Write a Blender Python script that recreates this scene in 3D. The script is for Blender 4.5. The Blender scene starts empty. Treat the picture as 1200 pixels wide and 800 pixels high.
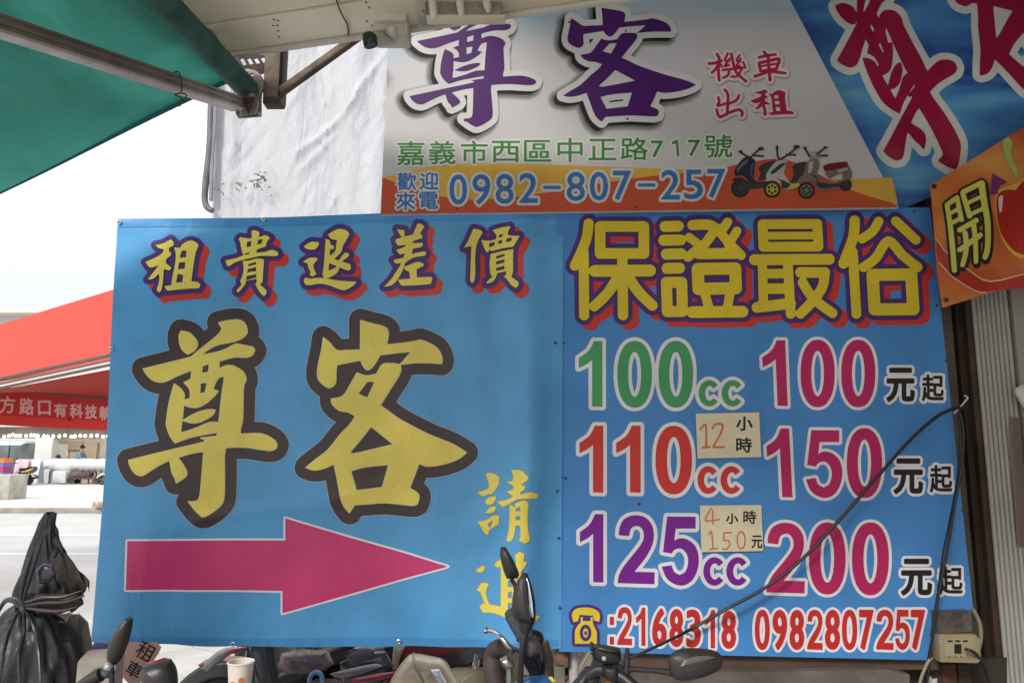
import bpy, bmesh, math, random
import numpy as np
from mathutils import Vector, Matrix
from mathutils.geometry import tessellate_polygon

random.seed(4)
SC = bpy.context.scene
COL = SC.collection
R = math.radians

# ---------------------------------------------------------------- camera, sky, sun, exposure
F, TILT, EYE = 883.0, R(8.4), 1.55
cd = bpy.data.cameras.new('camera')
cam = bpy.data.objects.new('camera', cd)
COL.objects.link(cam)
cam.location = (0, 0, EYE)
cam.rotation_euler = (R(90) + TILT, 0, 0)
cd.sensor_width = 36
cd.lens = 36 * F / 1200
cd.clip_end = 2000
cd.clip_start = 0.02
SC.camera = cam
SUN_EL, SUN_AZ = R(33), R(212)
w = bpy.data.worlds.new('World')
SC.world = w
w.use_nodes = True
nt = w.node_tree
bg = nt.nodes['Background']
sky = nt.nodes.new('ShaderNodeTexSky')
sky.sky_type = 'NISHITA'
sky.sun_disc = False
sky.sun_elevation = SUN_EL
sky.sun_rotation = SUN_AZ
sky.air_density = 1.5
sky.dust_density = 6
mx = nt.nodes.new('ShaderNodeMix')
mx.data_type = 'RGBA'
mx.inputs['Factor'].default_value = 0.86          # overcast: pale cloud over most of the blue
nt.links.new(sky.outputs[0], mx.inputs['A'])
# an overcast sky is brightest overhead and about half as bright at the horizon
wtc = nt.nodes.new('ShaderNodeTexCoord'); wsp = nt.nodes.new('ShaderNodeSeparateXYZ'); wmr = nt.nodes.new('ShaderNodeMapRange')
nt.links.new(wtc.outputs['Generated'], wsp.inputs[0]); nt.links.new(wsp.outputs['Z'], wmr.inputs['Value'])
wmr.inputs['From Min'].default_value = 0.1; wmr.inputs['From Max'].default_value = 1.0; wmr.interpolation_type = 'SMOOTHSTEP'
wmr.inputs['To Min'].default_value = 6.9; wmr.inputs['To Max'].default_value = 19.0
wco = nt.nodes.new('ShaderNodeVectorMath'); wco.operation = 'SCALE'; wco.inputs[0].default_value = (.985, 1.0, 1.03)
nt.links.new(wmr.outputs[0], wco.inputs['Scale']); nt.links.new(wco.outputs[0], mx.inputs['B'])
nt.links.new(mx.outputs['Result'], bg.inputs[0])
bg.inputs[1].default_value = 0.1
sd = bpy.data.lights.new('sun', 'SUN')
sd.energy = 1.5
sd.angle = R(12)
sd.color = (1, 0.96, 0.9)
sun = bpy.data.objects.new('sun', sd)
COL.objects.link(sun)
sun.rotation_euler = (R(90) - SUN_EL, 0, R(180) - SUN_AZ)
SC.view_settings.view_transform = 'Standard'
SC.view_settings.look = 'None'
SC.view_settings.gamma = 1
SC.view_settings.exposure = 0.6

# ---------------------------------------------------------------- helpers
CAM = Vector((0, 0, EYE))
def ray(px, py):
    u, v = (px - 600) / F, (400 - py) / F
    return Vector((u, math.cos(TILT) - v * math.sin(TILT), math.sin(TILT) + v * math.cos(TILT)))
def W(px, py, y):
    """point of the place seen at (px,py) that stands at distance y in front of the lens"""
    r = ray(px, py)
    return CAM + r * (y / r.y)
def WZ(px, py, z):
    r = ray(px, py)
    return CAM + r * ((z - EYE) / r.z)
class Plane:
    def __init__(s, p, n, wave=None):
        s.p, s.n, s.wave = Vector(p), Vector(n).normalized(), wave
        s.u = Vector((0, 0, 1)).cross(s.n).normalized() * -1
        s.v = s.n.cross(s.u) * -1
        if s.v.z < 0: s.v = -s.v
        if s.u.x < 0: s.u = -s.u
    def at(s, px, py, off=0.0):
        r = ray(px, py)
        q = CAM + r * ((s.p - CAM).dot(s.n) / r.dot(s.n))
        h = s.wave(px, py) if s.wave else 0.0
        return q + s.n * (off + h)

MATS = {}
def mat(name, col, rough=0.6, metal=0.0, var=0.08, scale=8.0, bump=0.0, bscale=40.0, spec=0.5, col2=None, emit=0, coat=0.0, alpha=1.0, detail=5):
    """principled paint / metal / cloth with noise-driven colour variation and fine relief"""
    if name in MATS: return MATS[name]
    m = bpy.data.materials.new(name); m.use_nodes = True
    t = m.node_tree; b = t.nodes['Principled BSDF']
    tc = t.nodes.new('ShaderNodeTexCoord')
    n = t.nodes.new('ShaderNodeTexNoise'); n.inputs['Scale'].default_value = scale; n.inputs['Detail'].default_value = detail
    t.links.new(tc.outputs['Object'], n.inputs['Vector'])
    r = t.nodes.new('ShaderNodeValToRGB')
    c1 = [max(0, c * (1 - var)) for c in col]; c2 = list(col2) if col2 else [min(1, c * (1 + var)) for c in col]
    r.color_ramp.elements[0].color = (*c1, 1); r.color_ramp.elements[1].color = (*c2, 1)
    r.color_ramp.elements[0].position = 0.35; r.color_ramp.elements[1].position = 0.68
    t.links.new(n.outputs['Fac'], r.inputs[0]); t.links.new(r.outputs[0], b.inputs['Base Color'])
    b.inputs['Roughness'].default_value = rough; b.inputs['Metallic'].default_value = metal
    b.inputs['Specular IOR Level'].default_value = spec; b.inputs['Coat Weight'].default_value = coat
    b.inputs['Alpha'].default_value = alpha
    if emit:
        b.inputs['Emission Color'].default_value = (*col, 1); b.inputs['Emission Strength'].default_value = emit
    if bump:
        n2 = t.nodes.new('ShaderNodeTexNoise'); n2.inputs['Scale'].default_value = bscale; n2.inputs['Detail'].default_value = 4
        t.links.new(tc.outputs['Object'], n2.inputs['Vector'])
        bp = t.nodes.new('ShaderNodeBump'); bp.inputs['Strength'].default_value = bump; bp.inputs['Distance'].default_value = 0.01
        t.links.new(n2.outputs['Fac'], bp.inputs['Height']); t.links.new(bp.outputs[0], b.inputs['Normal'])
    MATS[name] = m
    return m

def ink(name, col, kind='vinyl', rough=0.5):
    """printed sheet: UV carries the sheet's own coordinates, relief is shared by every ink on one sheet"""
    key = name + kind
    if key in MATS: return MATS[key]
    m = bpy.data.materials.new(key); m.use_nodes = True
    t = m.node_tree; b = t.nodes['Principled BSDF']; L = t.links.new
    b.inputs['Roughness'].default_value = .34 if kind == 'vinyl' else rough; b.inputs['Specular IOR Level'].default_value = .36 if kind == 'vinyl' else .28
    tc = t.nodes.new('ShaderNodeTexCoord')
    n = t.nodes.new('ShaderNodeTexNoise'); n.inputs['Scale'].default_value = 3.5; n.inputs['Detail'].default_value = 6
    L(tc.outputs['Object'], n.inputs['Vector'])
    r = t.nodes.new('ShaderNodeValToRGB')
    r.color_ramp.elements[0].color = (*[c * 0.86 for c in col], 1); r.color_ramp.elements[1].color = (*[min(1, c * 1.08) for c in col], 1)
    r.color_ramp.elements[0].position = 0.3; r.color_ramp.elements[1].position = 0.7
    L(n.outputs['Fac'], r.inputs[0])
    # faint dirt
    n3 = t.nodes.new('ShaderNodeTexNoise'); n3.inputs['Scale'].default_value = 60; n3.inputs['Detail'].default_value = 3
    L(tc.outputs['Object'], n3.inputs['Vector'])
    r3 = t.nodes.new('ShaderNodeValToRGB'); r3.color_ramp.elements[0].position = 0.25; r3.color_ramp.elements[0].color = (.72, .7, .68, 1)
    r3.color_ramp.elements[1].position = 0.36; L(n3.outputs['Fac'], r3.inputs[0])
    mm = t.nodes.new('ShaderNodeMix'); mm.data_type = 'RGBA'; mm.blend_type = 'MULTIPLY'; mm.inputs['Factor'].default_value = 0.5
    L(r.outputs[0], mm.inputs['A']); L(r3.outputs[0], mm.inputs['B']); L(mm.outputs['Result'], b.inputs['Base Color'])
    bp = t.nodes.new('ShaderNodeBump')
    if kind == 'panel':       # stiff sign sheet: nearly flat
        n5 = t.nodes.new('ShaderNodeTexNoise'); n5.inputs['Scale'].default_value = 2.5; L(tc.outputs['Object'], n5.inputs['Vector']); L(n5.outputs['Fac'], bp.inputs['Height'])
        bp.inputs['Strength'].default_value = .15; bp.inputs['Distance'].default_value = .02
    elif kind == 'fluted':      # corrugated plastic board: fine upright flutes
        wv = t.nodes.new('ShaderNodeTexWave'); wv.bands_direction = 'X'; wv.inputs['Scale'].default_value = 60
        wv.inputs['Distortion'].default_value = 0.3
        L(tc.outputs['Object'], wv.inputs['Vector'])
        ad = t.nodes.new('ShaderNodeMath'); ad.operation = 'MULTIPLY_ADD'; ad.inputs[1].default_value = 0.12
        n5 = t.nodes.new('ShaderNodeTexNoise'); n5.inputs['Scale'].default_value = 2.2; n5.inputs['Detail'].default_value = 2
        L(tc.outputs['Object'], n5.inputs['Vector'])
        sc5 = t.nodes.new('ShaderNodeMath'); sc5.operation = 'MULTIPLY'; sc5.inputs[1].default_value = 6; L(n5.outputs['Fac'], sc5.inputs[0])
        L(wv.outputs['Fac'], ad.inputs[0]); L(sc5.outputs[0], ad.inputs[2]); L(ad.outputs[0], bp.inputs['Height'])
        bp.inputs['Strength'].default_value = 0.25; bp.inputs['Distance'].default_value = 0.004
    else:
        mp = t.nodes.new('ShaderNodeMapping'); mp.inputs['Scale'].default_value = (3.2, 3.2, 1.1)
        L(tc.outputs['Object'], mp.inputs['Vector'])
        n4 = t.nodes.new('ShaderNodeTexNoise'); n4.inputs['Scale'].default_value = 1.6; n4.inputs['Detail'].default_value = 7; n4.inputs['Distortion'].default_value = 0.6
        L(mp.outputs[0], n4.inputs['Vector']); L(n4.outputs['Fac'], bp.inputs['Height'])
        bp.inputs['Strength'].default_value = 0.3; bp.inputs['Distance'].default_value = 0.045
    L(bp.outputs[0], b.inputs['Normal'])
    MATS[key] = m
    return m

def link(name, me, m=None, parent=None, smooth=False, kind=None):
    o = bpy.data.objects.new(name, me); COL.objects.link(o)
    if m: me.materials.append(m)
    if smooth:
        me.polygons.foreach_set('use_smooth', [True] * len(me.polygons))
        if smooth == 'auto': me.set_sharp_from_angle(angle=R(38))
    if parent: o.parent = parent
    if kind: o['kind'] = kind
    return o
def meshobj(name, vs, fs, m=None, parent=None, smooth=False, kind=None):
    me = bpy.data.meshes.new(name); me.from_pydata([tuple(v) for v in vs], [], fs); me.validate(); me.update()
    bm = bmesh.new(); bm.from_mesh(me); bmesh.ops.recalc_face_normals(bm, faces=bm.faces); bm.to_mesh(me); bm.free()
    return link(name, me, m, parent, smooth, kind)
def tag(o, label, cat, group=None):
    o['label'] = label; o['category'] = cat
    if group: o['group'] = group
    return o
def thing(name, label, cat, group=None, loc=(0, 0, 0)):
    # parts are written in world coordinates, so the empty keeps its transform at identity-free parent space
    o = bpy.data.objects.new(name, None); COL.objects.link(o); o.location = loc; o.empty_display_size = 0.1
    tag(o, label, cat, group); return o
def settle(root, loc):
    """move a thing's empty to its base while its parts stay where they were built"""
    d = Vector(loc) - root.location
    root.location = Vector(loc)
    for c in COL.objects:
        if c.parent == root: c.location = c.location - d
def boxm(name, c, s, m, parent=None, rz=0, bev=0.0, rot=None, kind=None):
    bm = bmesh.new(); bmesh.ops.create_cube(bm, size=1)
    for v in bm.verts: v.co = Vector((v.co.x * s[0], v.co.y * s[1], v.co.z * s[2]))
    if bev: bmesh.ops.bevel(bm, geom=bm.edges[:], offset=bev, segments=2, affect='EDGES', profile=0.6)
    M = (rot if rot is not None else Matrix.Rotation(rz, 3, 'Z'))
    for v in bm.verts: v.co = M @ v.co + Vector(c)
    me = bpy.data.meshes.new(name); bm.to_mesh(me); bm.free()
    return link(name, me, m, parent, 'auto' if bev else False, kind)
def beam(name, a, b, wd, ht, m, parent=None, up=Vector((0, 0, 1)), bev=0.0):
    a, b = Vector(a), Vector(b); z = (b - a); L = z.length; z.normalize()
    x = up.cross(z).normalized(); y = z.cross(x)
    M = Matrix((x, y, z)).transposed()
    return boxm(name, (a + b) / 2, (wd, ht, L), m, parent, rot=M, bev=bev)
def smoothline(pts, n=6):
    P = [Vector(p) for p in pts]
    if len(P) < 3: return P
    out = []
    for i in range(len(P) - 1):
        p0, p1, p2, p3 = P[max(i - 1, 0)], P[i], P[i + 1], P[min(i + 2, len(P) - 1)]
        for k in range(n):
            t = k / n
            out.append(0.5 * ((2 * p1) + (p2 - p0) * t + (2 * p0 - 5 * p1 + 4 * p2 - p3) * t * t + (3 * p1 - p0 - 3 * p2 + p3) * t ** 3))
    out.append(P[-1]); return out
def tube(name, pts, r, m, parent=None, n=10, curve=6):
    P = smoothline(pts, curve) if curve and len(pts) > 2 else [Vector(p) for p in pts]
    k = len(P)
    if isinstance(r, (int, float)): rs = [r] * k
    else: rs = list(np.interp(np.linspace(0, len(r) - 1, k), range(len(r)), r))
    vs, fs = [], []
    prev = None
    for i, p in enumerate(P):
        d = (P[min(i + 1, k - 1)] - P[max(i - 1, 0)]).normalized()
        x = (prev - d * prev.dot(d)) if prev is not None else d.orthogonal()
        x.normalize(); prev = x; y = d.cross(x)
        for j in range(n):
            a = 2 * math.pi * j / n
            vs.append(p + (x * math.cos(a) + y * math.sin(a)) * rs[i])
    for i in range(k - 1):
        for j in range(n):
            fs.append((i * n + j, i * n + (j + 1) % n, (i + 1) * n + (j + 1) % n, (i + 1) * n + j))
    fs += [tuple(range(n))[::-1], tuple((k - 1) * n + j for j in range(n))]
    return meshobj(name, vs, fs, m, parent, 'auto')
def lathe(name, prof, c, axis, m, parent=None, n=24):
    """prof = [(radius, height)], turned about axis through c"""
    z = Vector(axis).normalized(); x = z.orthogonal().normalized(); y = z.cross(x)
    vs, fs = [], []
    for r, h in prof:
        for j in range(n):
            a = 2 * math.pi * j / n
            vs.append(Vector(c) + z * h + (x * math.cos(a) + y * math.sin(a)) * r)
    k = len(prof)
    for i in range(k - 1):
        for j in range(n): fs.append((i * n + j, i * n + (j + 1) % n, (i + 1) * n + (j + 1) % n, (i + 1) * n + j))
    if prof[0][0] > 0.0005: fs.append(tuple(range(n)))
    if prof[-1][0] > 0.0005: fs.append(tuple((k - 1) * n + j for j in range(n)))
    return meshobj(name, vs, fs, m, parent, 'auto')
def pts(s):
    a = [float(v) for v in s.replace(',', ' ').split()]
    return list(zip(a[::2], a[1::2]))
def soften(P, n=3, corner=48):
    """round the shallow bends of a closed outline and keep its sharp corners"""
    k = len(P); V = [Vector(p) for p in P]; sh = []
    for i in range(k):
        a, b = V[i] - V[i - 1], V[(i + 1) % k] - V[i]
        sh.append(a.length < 1e-6 or b.length < 1e-6 or a.angle(b) > R(corner))
    out = []
    for i in range(k):
        p1, p2 = V[i], V[(i + 1) % k]
        p0 = p1 - (p2 - p1) if sh[i] else V[i - 1]
        p3 = p2 + (p2 - p1) if sh[(i + 1) % k] else V[(i + 2) % k]
        for q in range(n):
            t = q / n
            v = 0.5 * ((2 * p1) + (p2 - p0) * t + (2 * p0 - 5 * p1 + 4 * p2 - p3) * t * t + (3 * p1 - p0 - 3 * p2 + p3) * t ** 3)
            out.append((v.x, v.y))
    return out
def pillow(name, outline, y, thick, m, parent=None, yaw=0.0, rings=(1, .97, .88, .7, .4), flatback=0.35, soft=True):
    """a rounded solid whose silhouette is the outline, standing at distance y, thick metres deep, turned by yaw"""
    O = soften(pts(outline) if isinstance(outline, str) else outline) if soft else (pts(outline) if isinstance(outline, str) else outline)
    cx = sum(p[0] for p in O) / len(O); cy = sum(p[1] for p in O) / len(O)
    c = W(cx, cy, y); k = len(O); vs, fs = [], []
    base = [W(p[0], p[1], y) - c for p in O]
    nx = Vector((math.sin(yaw), -math.cos(yaw), 0))
    base = [b + Vector((0, b.x * math.tan(yaw), 0)) for b in base]
    def layer(s, h): vs.extend([c + b * s + nx * h for b in base])
    for s in rings: layer(s, thick * math.sqrt(max(0, 1 - s ** 2.4)))
    for s in rings[1:]: layer(s, -thick * flatback * math.sqrt(max(0, 1 - s ** 2.4)))
    nr = len(rings)
    for i in range(nr - 1):
        for j in range(k): fs.append((i * k + j, i * k + (j + 1) % k, (i + 1) * k + (j + 1) % k, (i + 1) * k + j))
    for i in range(nr - 1):
        a = 0 if i == 0 else (nr - 1 + i); b_ = nr + i
        for j in range(k): fs.append((a * k + j, b_ * k + j, b_ * k + (j + 1) % k, a * k + (j + 1) % k))
    vs.append(c + nx * thick); vs.append(c - nx * thick * flatback)
    ft, bt = len(vs) - 2, len(vs) - 1
    for j in range(k):
        fs.append(((nr - 1) * k + j, (nr - 1) * k + (j + 1) % k, ft))
        e = (2 * nr - 2) * k
        fs.append((e + (j + 1) % k, e + j, bt))
    return meshobj(name, vs, fs, m, parent, 'auto')
def slab(name, outline, plane, off0, off1, m, parent=None, kind=None):
    """flat solid with a traced outline on a plane, from off0 to off1 along its normal"""
    O = pts(outline) if isinstance(outline, str) else outline
    k = len(O)
    vs = [plane.at(x, y, off0) for x, y in O] + [plane.at(x, y, off1) for x, y in O]
    tris = tessellate_polygon([[Vector((x, y, 0)) for x, y in O]])
    fs = [tuple(t) for t in tris] + [tuple(i + k for i in t) for t in tris]
    fs += [(i, (i + 1) % k, k + (i + 1) % k, k + i) for i in range(k)]
    return meshobj(name, vs, fs, m, parent, False, kind)

# ---------------------------------------------------------------- lettering engine: outlines -> distance field -> contours
FONT_CACHE = {}
def font_edges(ch):
    """outline edges of a character from Blender's own built-in type, normalised to its box"""
    if ch in FONT_CACHE: return FONT_CACHE[ch]
    cu = bpy.data.curves.new('glyph', 'FONT'); cu.body = ch; cu.resolution_u = 4
    o = bpy.data.objects.new('glyph', cu); COL.objects.link(o)
    dg = bpy.context.evaluated_depsgraph_get(); dg.update()
    me = bpy.data.meshes.new_from_object(o.evaluated_get(dg))
    bm = bmesh.new(); bm.from_mesh(me); bmesh.ops.remove_doubles(bm, verts=bm.verts, dist=1e-5)
    E = np.array([[e.verts[0].co.x, e.verts[0].co.y, e.verts[1].co.x, e.verts[1].co.y] for e in bm.edges if len(e.link_faces) == 1])
    bm.free(); bpy.data.meshes.remove(me); bpy.data.objects.remove(o); bpy.data.curves.remove(cu)
    x0, x1 = E[:, [0, 2]].min(), E[:, [0, 2]].max(); y0, y1 = E[:, [1, 3]].min(), E[:, [1, 3]].max()
    E[:, [0, 2]] = (E[:, [0, 2]] - x0) / max(1e-6, x1 - x0); E[:, [1, 3]] = 1 - (E[:, [1, 3]] - y0) / max(1e-6, y1 - y0)
    FONT_CACHE[ch] = E
    return E
def edges_of(P):
    P = np.array(P); Q = np.roll(P, -1, 0); return np.hstack([P, Q])
class Glyph:
    """outers / holes are edge arrays in sheet pixels; strokes are (points, radius)"""
    def __init__(s, outers=(), holes=(), strokes=(), grow=0.0):
        s.o, s.h, s.s, s.grow = list(outers), list(holes), list(strokes), grow
    def bbox(s):
        A = [e.reshape(-1, 2) for e in s.o] + [np.array(p) for p, r in s.s]
        A = np.vstack(A); rr = max([r for p, r in s.s], default=0)
        return A[:, 0].min() - rr, A[:, 1].min() - rr, A[:, 0].max() + rr, A[:, 1].max() + rr
    def map(s, M):
        M = np.array(M)
        def f(e):
            q = e.reshape(-1, 2); q = np.hstack([q, np.ones((len(q), 1))]) @ M.T; return q.reshape(-1, 4)
        k = math.sqrt(abs(np.linalg.det(M[:, :2])))
        return Glyph([f(e) for e in s.o], [f(e) for e in s.h],
                     [((np.hstack([np.array(p), np.ones((len(p), 1))]) @ M.T).tolist(), r * k) for p, r in s.s], s.grow)
    def field(s, X, Y):
        D = np.full(X.shape, 1e9)
        def dist(E):
            d = np.full(X.shape, 1e9); inside = np.zeros(X.shape, bool)
            for x0, y0, x1, y1 in E:
                dx, dy = x1 - x0, y1 - y0; L = dx * dx + dy * dy
                if L < 1e-12: continue
                t = np.clip(((X - x0) * dx + (Y - y0) * dy) / L, 0, 1)
                d = np.minimum(d, (X - x0 - t * dx) ** 2 + (Y - y0 - t * dy) ** 2)
                if y0 != y1:
                    c = ((y0 > Y) != (y1 > Y)) & (X < dx * (Y - y0) / (dy) + x0)
                    inside ^= c
            d = np.sqrt(d); return np.where(inside, -d, d)
        for e in s.o: D = np.minimum(D, dist(e))
        for e in s.h: D = np.maximum(D, -dist(e))
        for p, r in s.s:
            d = np.full(X.shape, 1e9)
            for (x0, y0), (x1, y1) in zip(p[:-1], p[1:]):
                dx, dy = x1 - x0, y1 - y0; L = dx * dx + dy * dy + 1e-9
                t = np.clip(((X - x0) * dx + (Y - y0) * dy) / L, 0, 1)
                d = np.minimum(d, (X - x0 - t * dx) ** 2 + (Y - y0 - t * dy) ** 2)
            D = np.minimum(D, np.sqrt(d) - r)
        return D - s.grow
def traced(origin, sc, outers=(), holes=(), strokes=(), grow=0.0):
    """traced at a magnification: outline strings in magnified pixels"""
    f = lambda P: [(origin[0] + x / sc, origin[1] + y / sc) for x, y in P]
    ln = lambda q: [tuple(v)[:2] for v in smoothline([Vector((x, y, 0)) for x, y in q], 4)] if len(q) > 2 else q
    return Glyph([edges_of(f(soften(pts(o)))) for o in outers], [edges_of(f(soften(pts(o)))) for o in holes],
                 [(f(pts(o)) if sharp else f(ln(pts(o))), r / sc) for o, r, sharp in [(q + (False,))[:3] for q in strokes]], grow)
def typed(ch, x0, y0, x1, y1, grow=0.0):
    E = font_edges(ch).copy(); g = grow
    E[:, [0, 2]] = x0 + g + E[:, [0, 2]] * (x1 - x0 - 2 * g); E[:, [1, 3]] = y0 + g + E[:, [1, 3]] * (y1 - y0 - 2 * g)
    return Glyph([E], grow=grow)
def fit(src, dst):
    A = np.hstack([np.array(src, float), np.ones((len(src), 1))])
    return np.linalg.lstsq(A, np.array(dst, float), rcond=None)[0].T
def fieldof(glyphs, margin, res):
    B = np.array([g.bbox() for g in glyphs]); gm = max(g.grow for g in glyphs) + margin + 2
    x0, y0, x1, y1 = B[:, 0].min() - gm, B[:, 1].min() - gm, B[:, 2].max() + gm, B[:, 3].max() + gm
    nx, ny = int((x1 - x0) / res) + 2, int((y1 - y0) / res) + 2
    Fd = np.full((ny, nx), margin + 5.0)
    for g in glyphs:
        a = g.bbox()
        i0, i1 = max(0, int((a[0] - gm - x0) / res)), min(nx, int((a[2] + gm - x0) / res) + 2)
        j0, j1 = max(0, int((a[1] - gm - y0) / res)), min(ny, int((a[3] + gm - y0) / res) + 2)
        X, Y = np.meshgrid(x0 + np.arange(i0, i1) * res, y0 + np.arange(j0, j1) * res)
        Fd[j0:j1, i0:i1] = np.minimum(Fd[j0:j1, i0:i1], g.field(X, Y))
    return Fd, x0, y0, res
def rdp(P, eps):
    P = np.array(P); n = len(P)
    if n < 8: return P
    keep = np.zeros(n, bool); keep[0] = True
    far = int(np.argmax(((P - P[0]) ** 2).sum(1))); keep[far] = True
    st = [(0, far), (far, n)]
    Q = np.vstack([P, P[:1]])
    while st:
        a, b = st.pop()
        if b - a < 2: continue
        d = Q[b] - Q[a]; L = math.hypot(*d) + 1e-12
        v = Q[a + 1:b] - Q[a]; dd = np.abs(v[:, 0] * d[1] - v[:, 1] * d[0]) / L
        i = int(np.argmax(dd))
        if dd[i] > eps: keep[a + 1 + i] = True; st += [(a, a + 1 + i), (a + 1 + i, b)]
    return P[keep]
def contours(fd, lvl, eps=0.09):
    Fd, x0, y0, res = fd
    G = Fd - lvl + 1.7e-5
    S = G < 0
    c = S[:-1, :-1].astype(int) + 2 * S[:-1, 1:] + 4 * S[1:, 1:] + 8 * S[1:, :-1]
    nxt = {}; pos = {}
    T = {1: [(3, 0)], 2: [(0, 1)], 3: [(3, 1)], 4: [(1, 2)], 5: [(3, 2), (1, 0)], 6: [(0, 2)], 7: [(3, 2)], 8: [(2, 3)], 9: [(2, 0)], 10: [(0, 3), (2, 1)],
         11: [(2, 1)], 12: [(1, 3)], 13: [(1, 0)], 14: [(0, 3)]}
    def key(j, i, e):
        if e == 0: return (j, i, 0)
        if e == 1: return (j, i + 1, 1)
        if e == 2: return (j + 1, i, 0)
        return (j, i, 1)
    def point(k):
        j, i, h = k
        if h == 0:
            a, b = G[j, i], G[j, i + 1]; t = a / (a - b); return (x0 + (i + t) * res, y0 + j * res)
        a, b = G[j, i], G[j + 1, i]; t = a / (a - b); return (x0 + i * res, y0 + (j + t) * res)
    for j, i in zip(*np.nonzero((c > 0) & (c < 15))):
        for a, b in T[int(c[j, i])]:
            nxt[key(j, i, a)] = key(j, i, b)
    loops = []; seen = set()
    for k in list(nxt):
        if k in seen: continue
        lp = []; q = k
        while q is not None and q not in seen:
            seen.add(q); lp.append(point(q)); q = nxt.get(q)
        if len(lp) > 5:
            L = rdp(lp, eps)
            if len(L) > 2: loops.append(L)
    return loops
def sheetmesh(name, loops, plane, off, m, parent=None, cut=None, kind=None):
    """fill closed outlines on a sheet; cut = grid step when the sheet is wavy"""
    V = [[Vector((float(x), float(y), 0)) for x, y in L] for L in loops]
    flat = [v for L in V for v in L]
    tris = []; start = np.cumsum([0] + [len(L) for L in V])
    def within(a, b):
        if a is b: return False
        x, y = a[0].x, a[0].y; c = False
        for p, q in zip(b, b[1:] + b[:1]):
            if (p.y > y) != (q.y > y) and x < (q.x - p.x) * (y - p.y) / (q.y - p.y) + p.x: c = not c
        return c
    inn = [[j for j in range(len(V)) if within(V[i], V[j])] for i in range(len(V))]
    for i in range(len(V)):
        if len(inn[i]) % 2: continue
        grp = [i] + [j for j in range(len(V)) if i in inn[j] and len(inn[j]) == len(inn[i]) + 1]
        idx = [int(start[g]) + q for g in grp for q in range(len(V[g]))]
        tris += [[idx[q] for q in t] for t in tessellate_polygon([V[g] for g in grp])]
    bm = bmesh.new(); vv = [bm.verts.new(v) for v in flat]
    for t in tris:
        try: bm.faces.new([vv[i] for i in t])
        except ValueError: pass
    if cut:
        xs = [v.x for v in flat]; ys = [v.y for v in flat]
        x = math.ceil(min(xs) / cut) * cut
        while x < max(xs):
            bmesh.ops.bisect_plane(bm, geom=bm.verts[:] + bm.edges[:] + bm.faces[:], plane_co=(x, 0, 0), plane_no=(1, 0, 0)); x += cut
        y = math.ceil(min(ys) / cut) * cut
        while y < max(ys):
            bmesh.ops.bisect_plane(bm, geom=bm.verts[:] + bm.edges[:] + bm.faces[:], plane_co=(0, y, 0), plane_no=(0, 1, 0)); y += cut
    uv = bm.loops.layers.uv.new('UVMap')
    for f in bm.faces:
        for l in f.loops: l[uv].uv = (l.vert.co.x / 1200, 1 - l.vert.co.y / 800)
    P = [(v.co.x, v.co.y) for v in bm.verts]
    for v, (x, y) in zip(bm.verts, P): v.co = plane.at(x, y, off)
    bm.normal_update()
    for f in bm.faces:
        if f.normal.dot(plane.n) < 0: f.normal_flip()
    me = bpy.data.meshes.new(name); bm.to_mesh(me); bm.free()
    o = link(name, me, m, parent, False, kind)
    if plane.wave:
        me.polygons.foreach_set('use_smooth', [True] * len(me.polygons))
        N = []
        for x, y in P:
            e = 1.5
            a = plane.at(x + e, y) - plane.at(x - e, y); b = plane.at(x, y + e) - plane.at(x, y - e)
            nn = a.cross(b).normalized()
            N.append(nn if nn.dot(plane.n) > 0 else -nn)
        me.normals_split_custom_set_from_vertices(N)
    return o
BASE, STEP = 0.0012, 0.0005
def lettering(parent, plane, glyphs, layers, res=0.5, kind='vinyl', z0=0, cut=None, label=None, word='lettering'):
    """layers = [(level, colour name, rgb, dx, dy)] from the bottom ink up"""
    fd = fieldof(glyphs, max(l[0] for l in layers), res)
    for k, (lv, cn, rgb, dx, dy) in enumerate(layers):
        L = contours(fd, lv)
        if dx or dy: L = [l + np.array([dx, dy]) for l in L]
        nm = word if k == len(layers) - 1 else word + ('_shadow' if (dx or dy) else '_outline')
        o = sheetmesh(nm, L, plane, BASE + STEP * (z0 + k) * (2 if plane.wave else 1), ink(cn, rgb, kind), parent, cut)
        if label and k == len(layers) - 1: o['label'] = label

# ---------------------------------------------------------------- planes of the sign wall
D = 3.2
YAW = R(3.2)
WN = Vector((-math.sin(YAW), -math.cos(YAW), 0))           # the wall faces the camera
def gau(x, c, s): return math.exp(-((x - c) / s) ** 2)
def banner_wave(x, y):
    """slack vinyl: soft upright swells, a strong fold by the seam and a curled lower hem"""
    h = 0.007 * math.sin(x / 61.0 - y / 400.0 + .6) + 0.010 * math.sin(x / 34.0 + y / 210.0) * (0.35 + 0.65 * min(1, max(0, (y - 250) / 500)))
    h += 0.006 * math.sin(x / 13.0 - y / 90.0 + 1.1) * gau(x, 560, 120)
    k = 608 + 12 * math.sin((y - 250) / 160.0)
    h += 0.06 * gau(x, k, 22) * min(1, max(0.15, (y - 300) / 260)) - 0.004 * gau(x, 640, 14)
    h += 0.02 * gau((x - 520) * 0.55 + (y - 640) * 0.83, 0, 20) * gau(x, 590, 46) * gau(y, 600, 60)
    h -= 0.02 * gau(x, 190, 24) * gau(y, 722, 46)
    h += 0.007 * gau((x - 300) * .25 + (y - 600) * .97 - 8 * math.sin(x / 50.0), 0, 7) * gau(x, 330, 130)
    h += 0.006 * math.sin(x / 48.0) * gau(y, 765, 30)
    h += 0.008 * gau(y, 262, 12) * math.sin(x / 60.0)
    return h
WALL = Plane((0, D, 0), WN)
LEFT = Plane((0, D - 0.03, 0), WN, banner_wave)
RIGHT = Plane((0, D - 0.02, 0), WN)
TOPP = Plane((0, D - 0.09, 0), WN)
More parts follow.
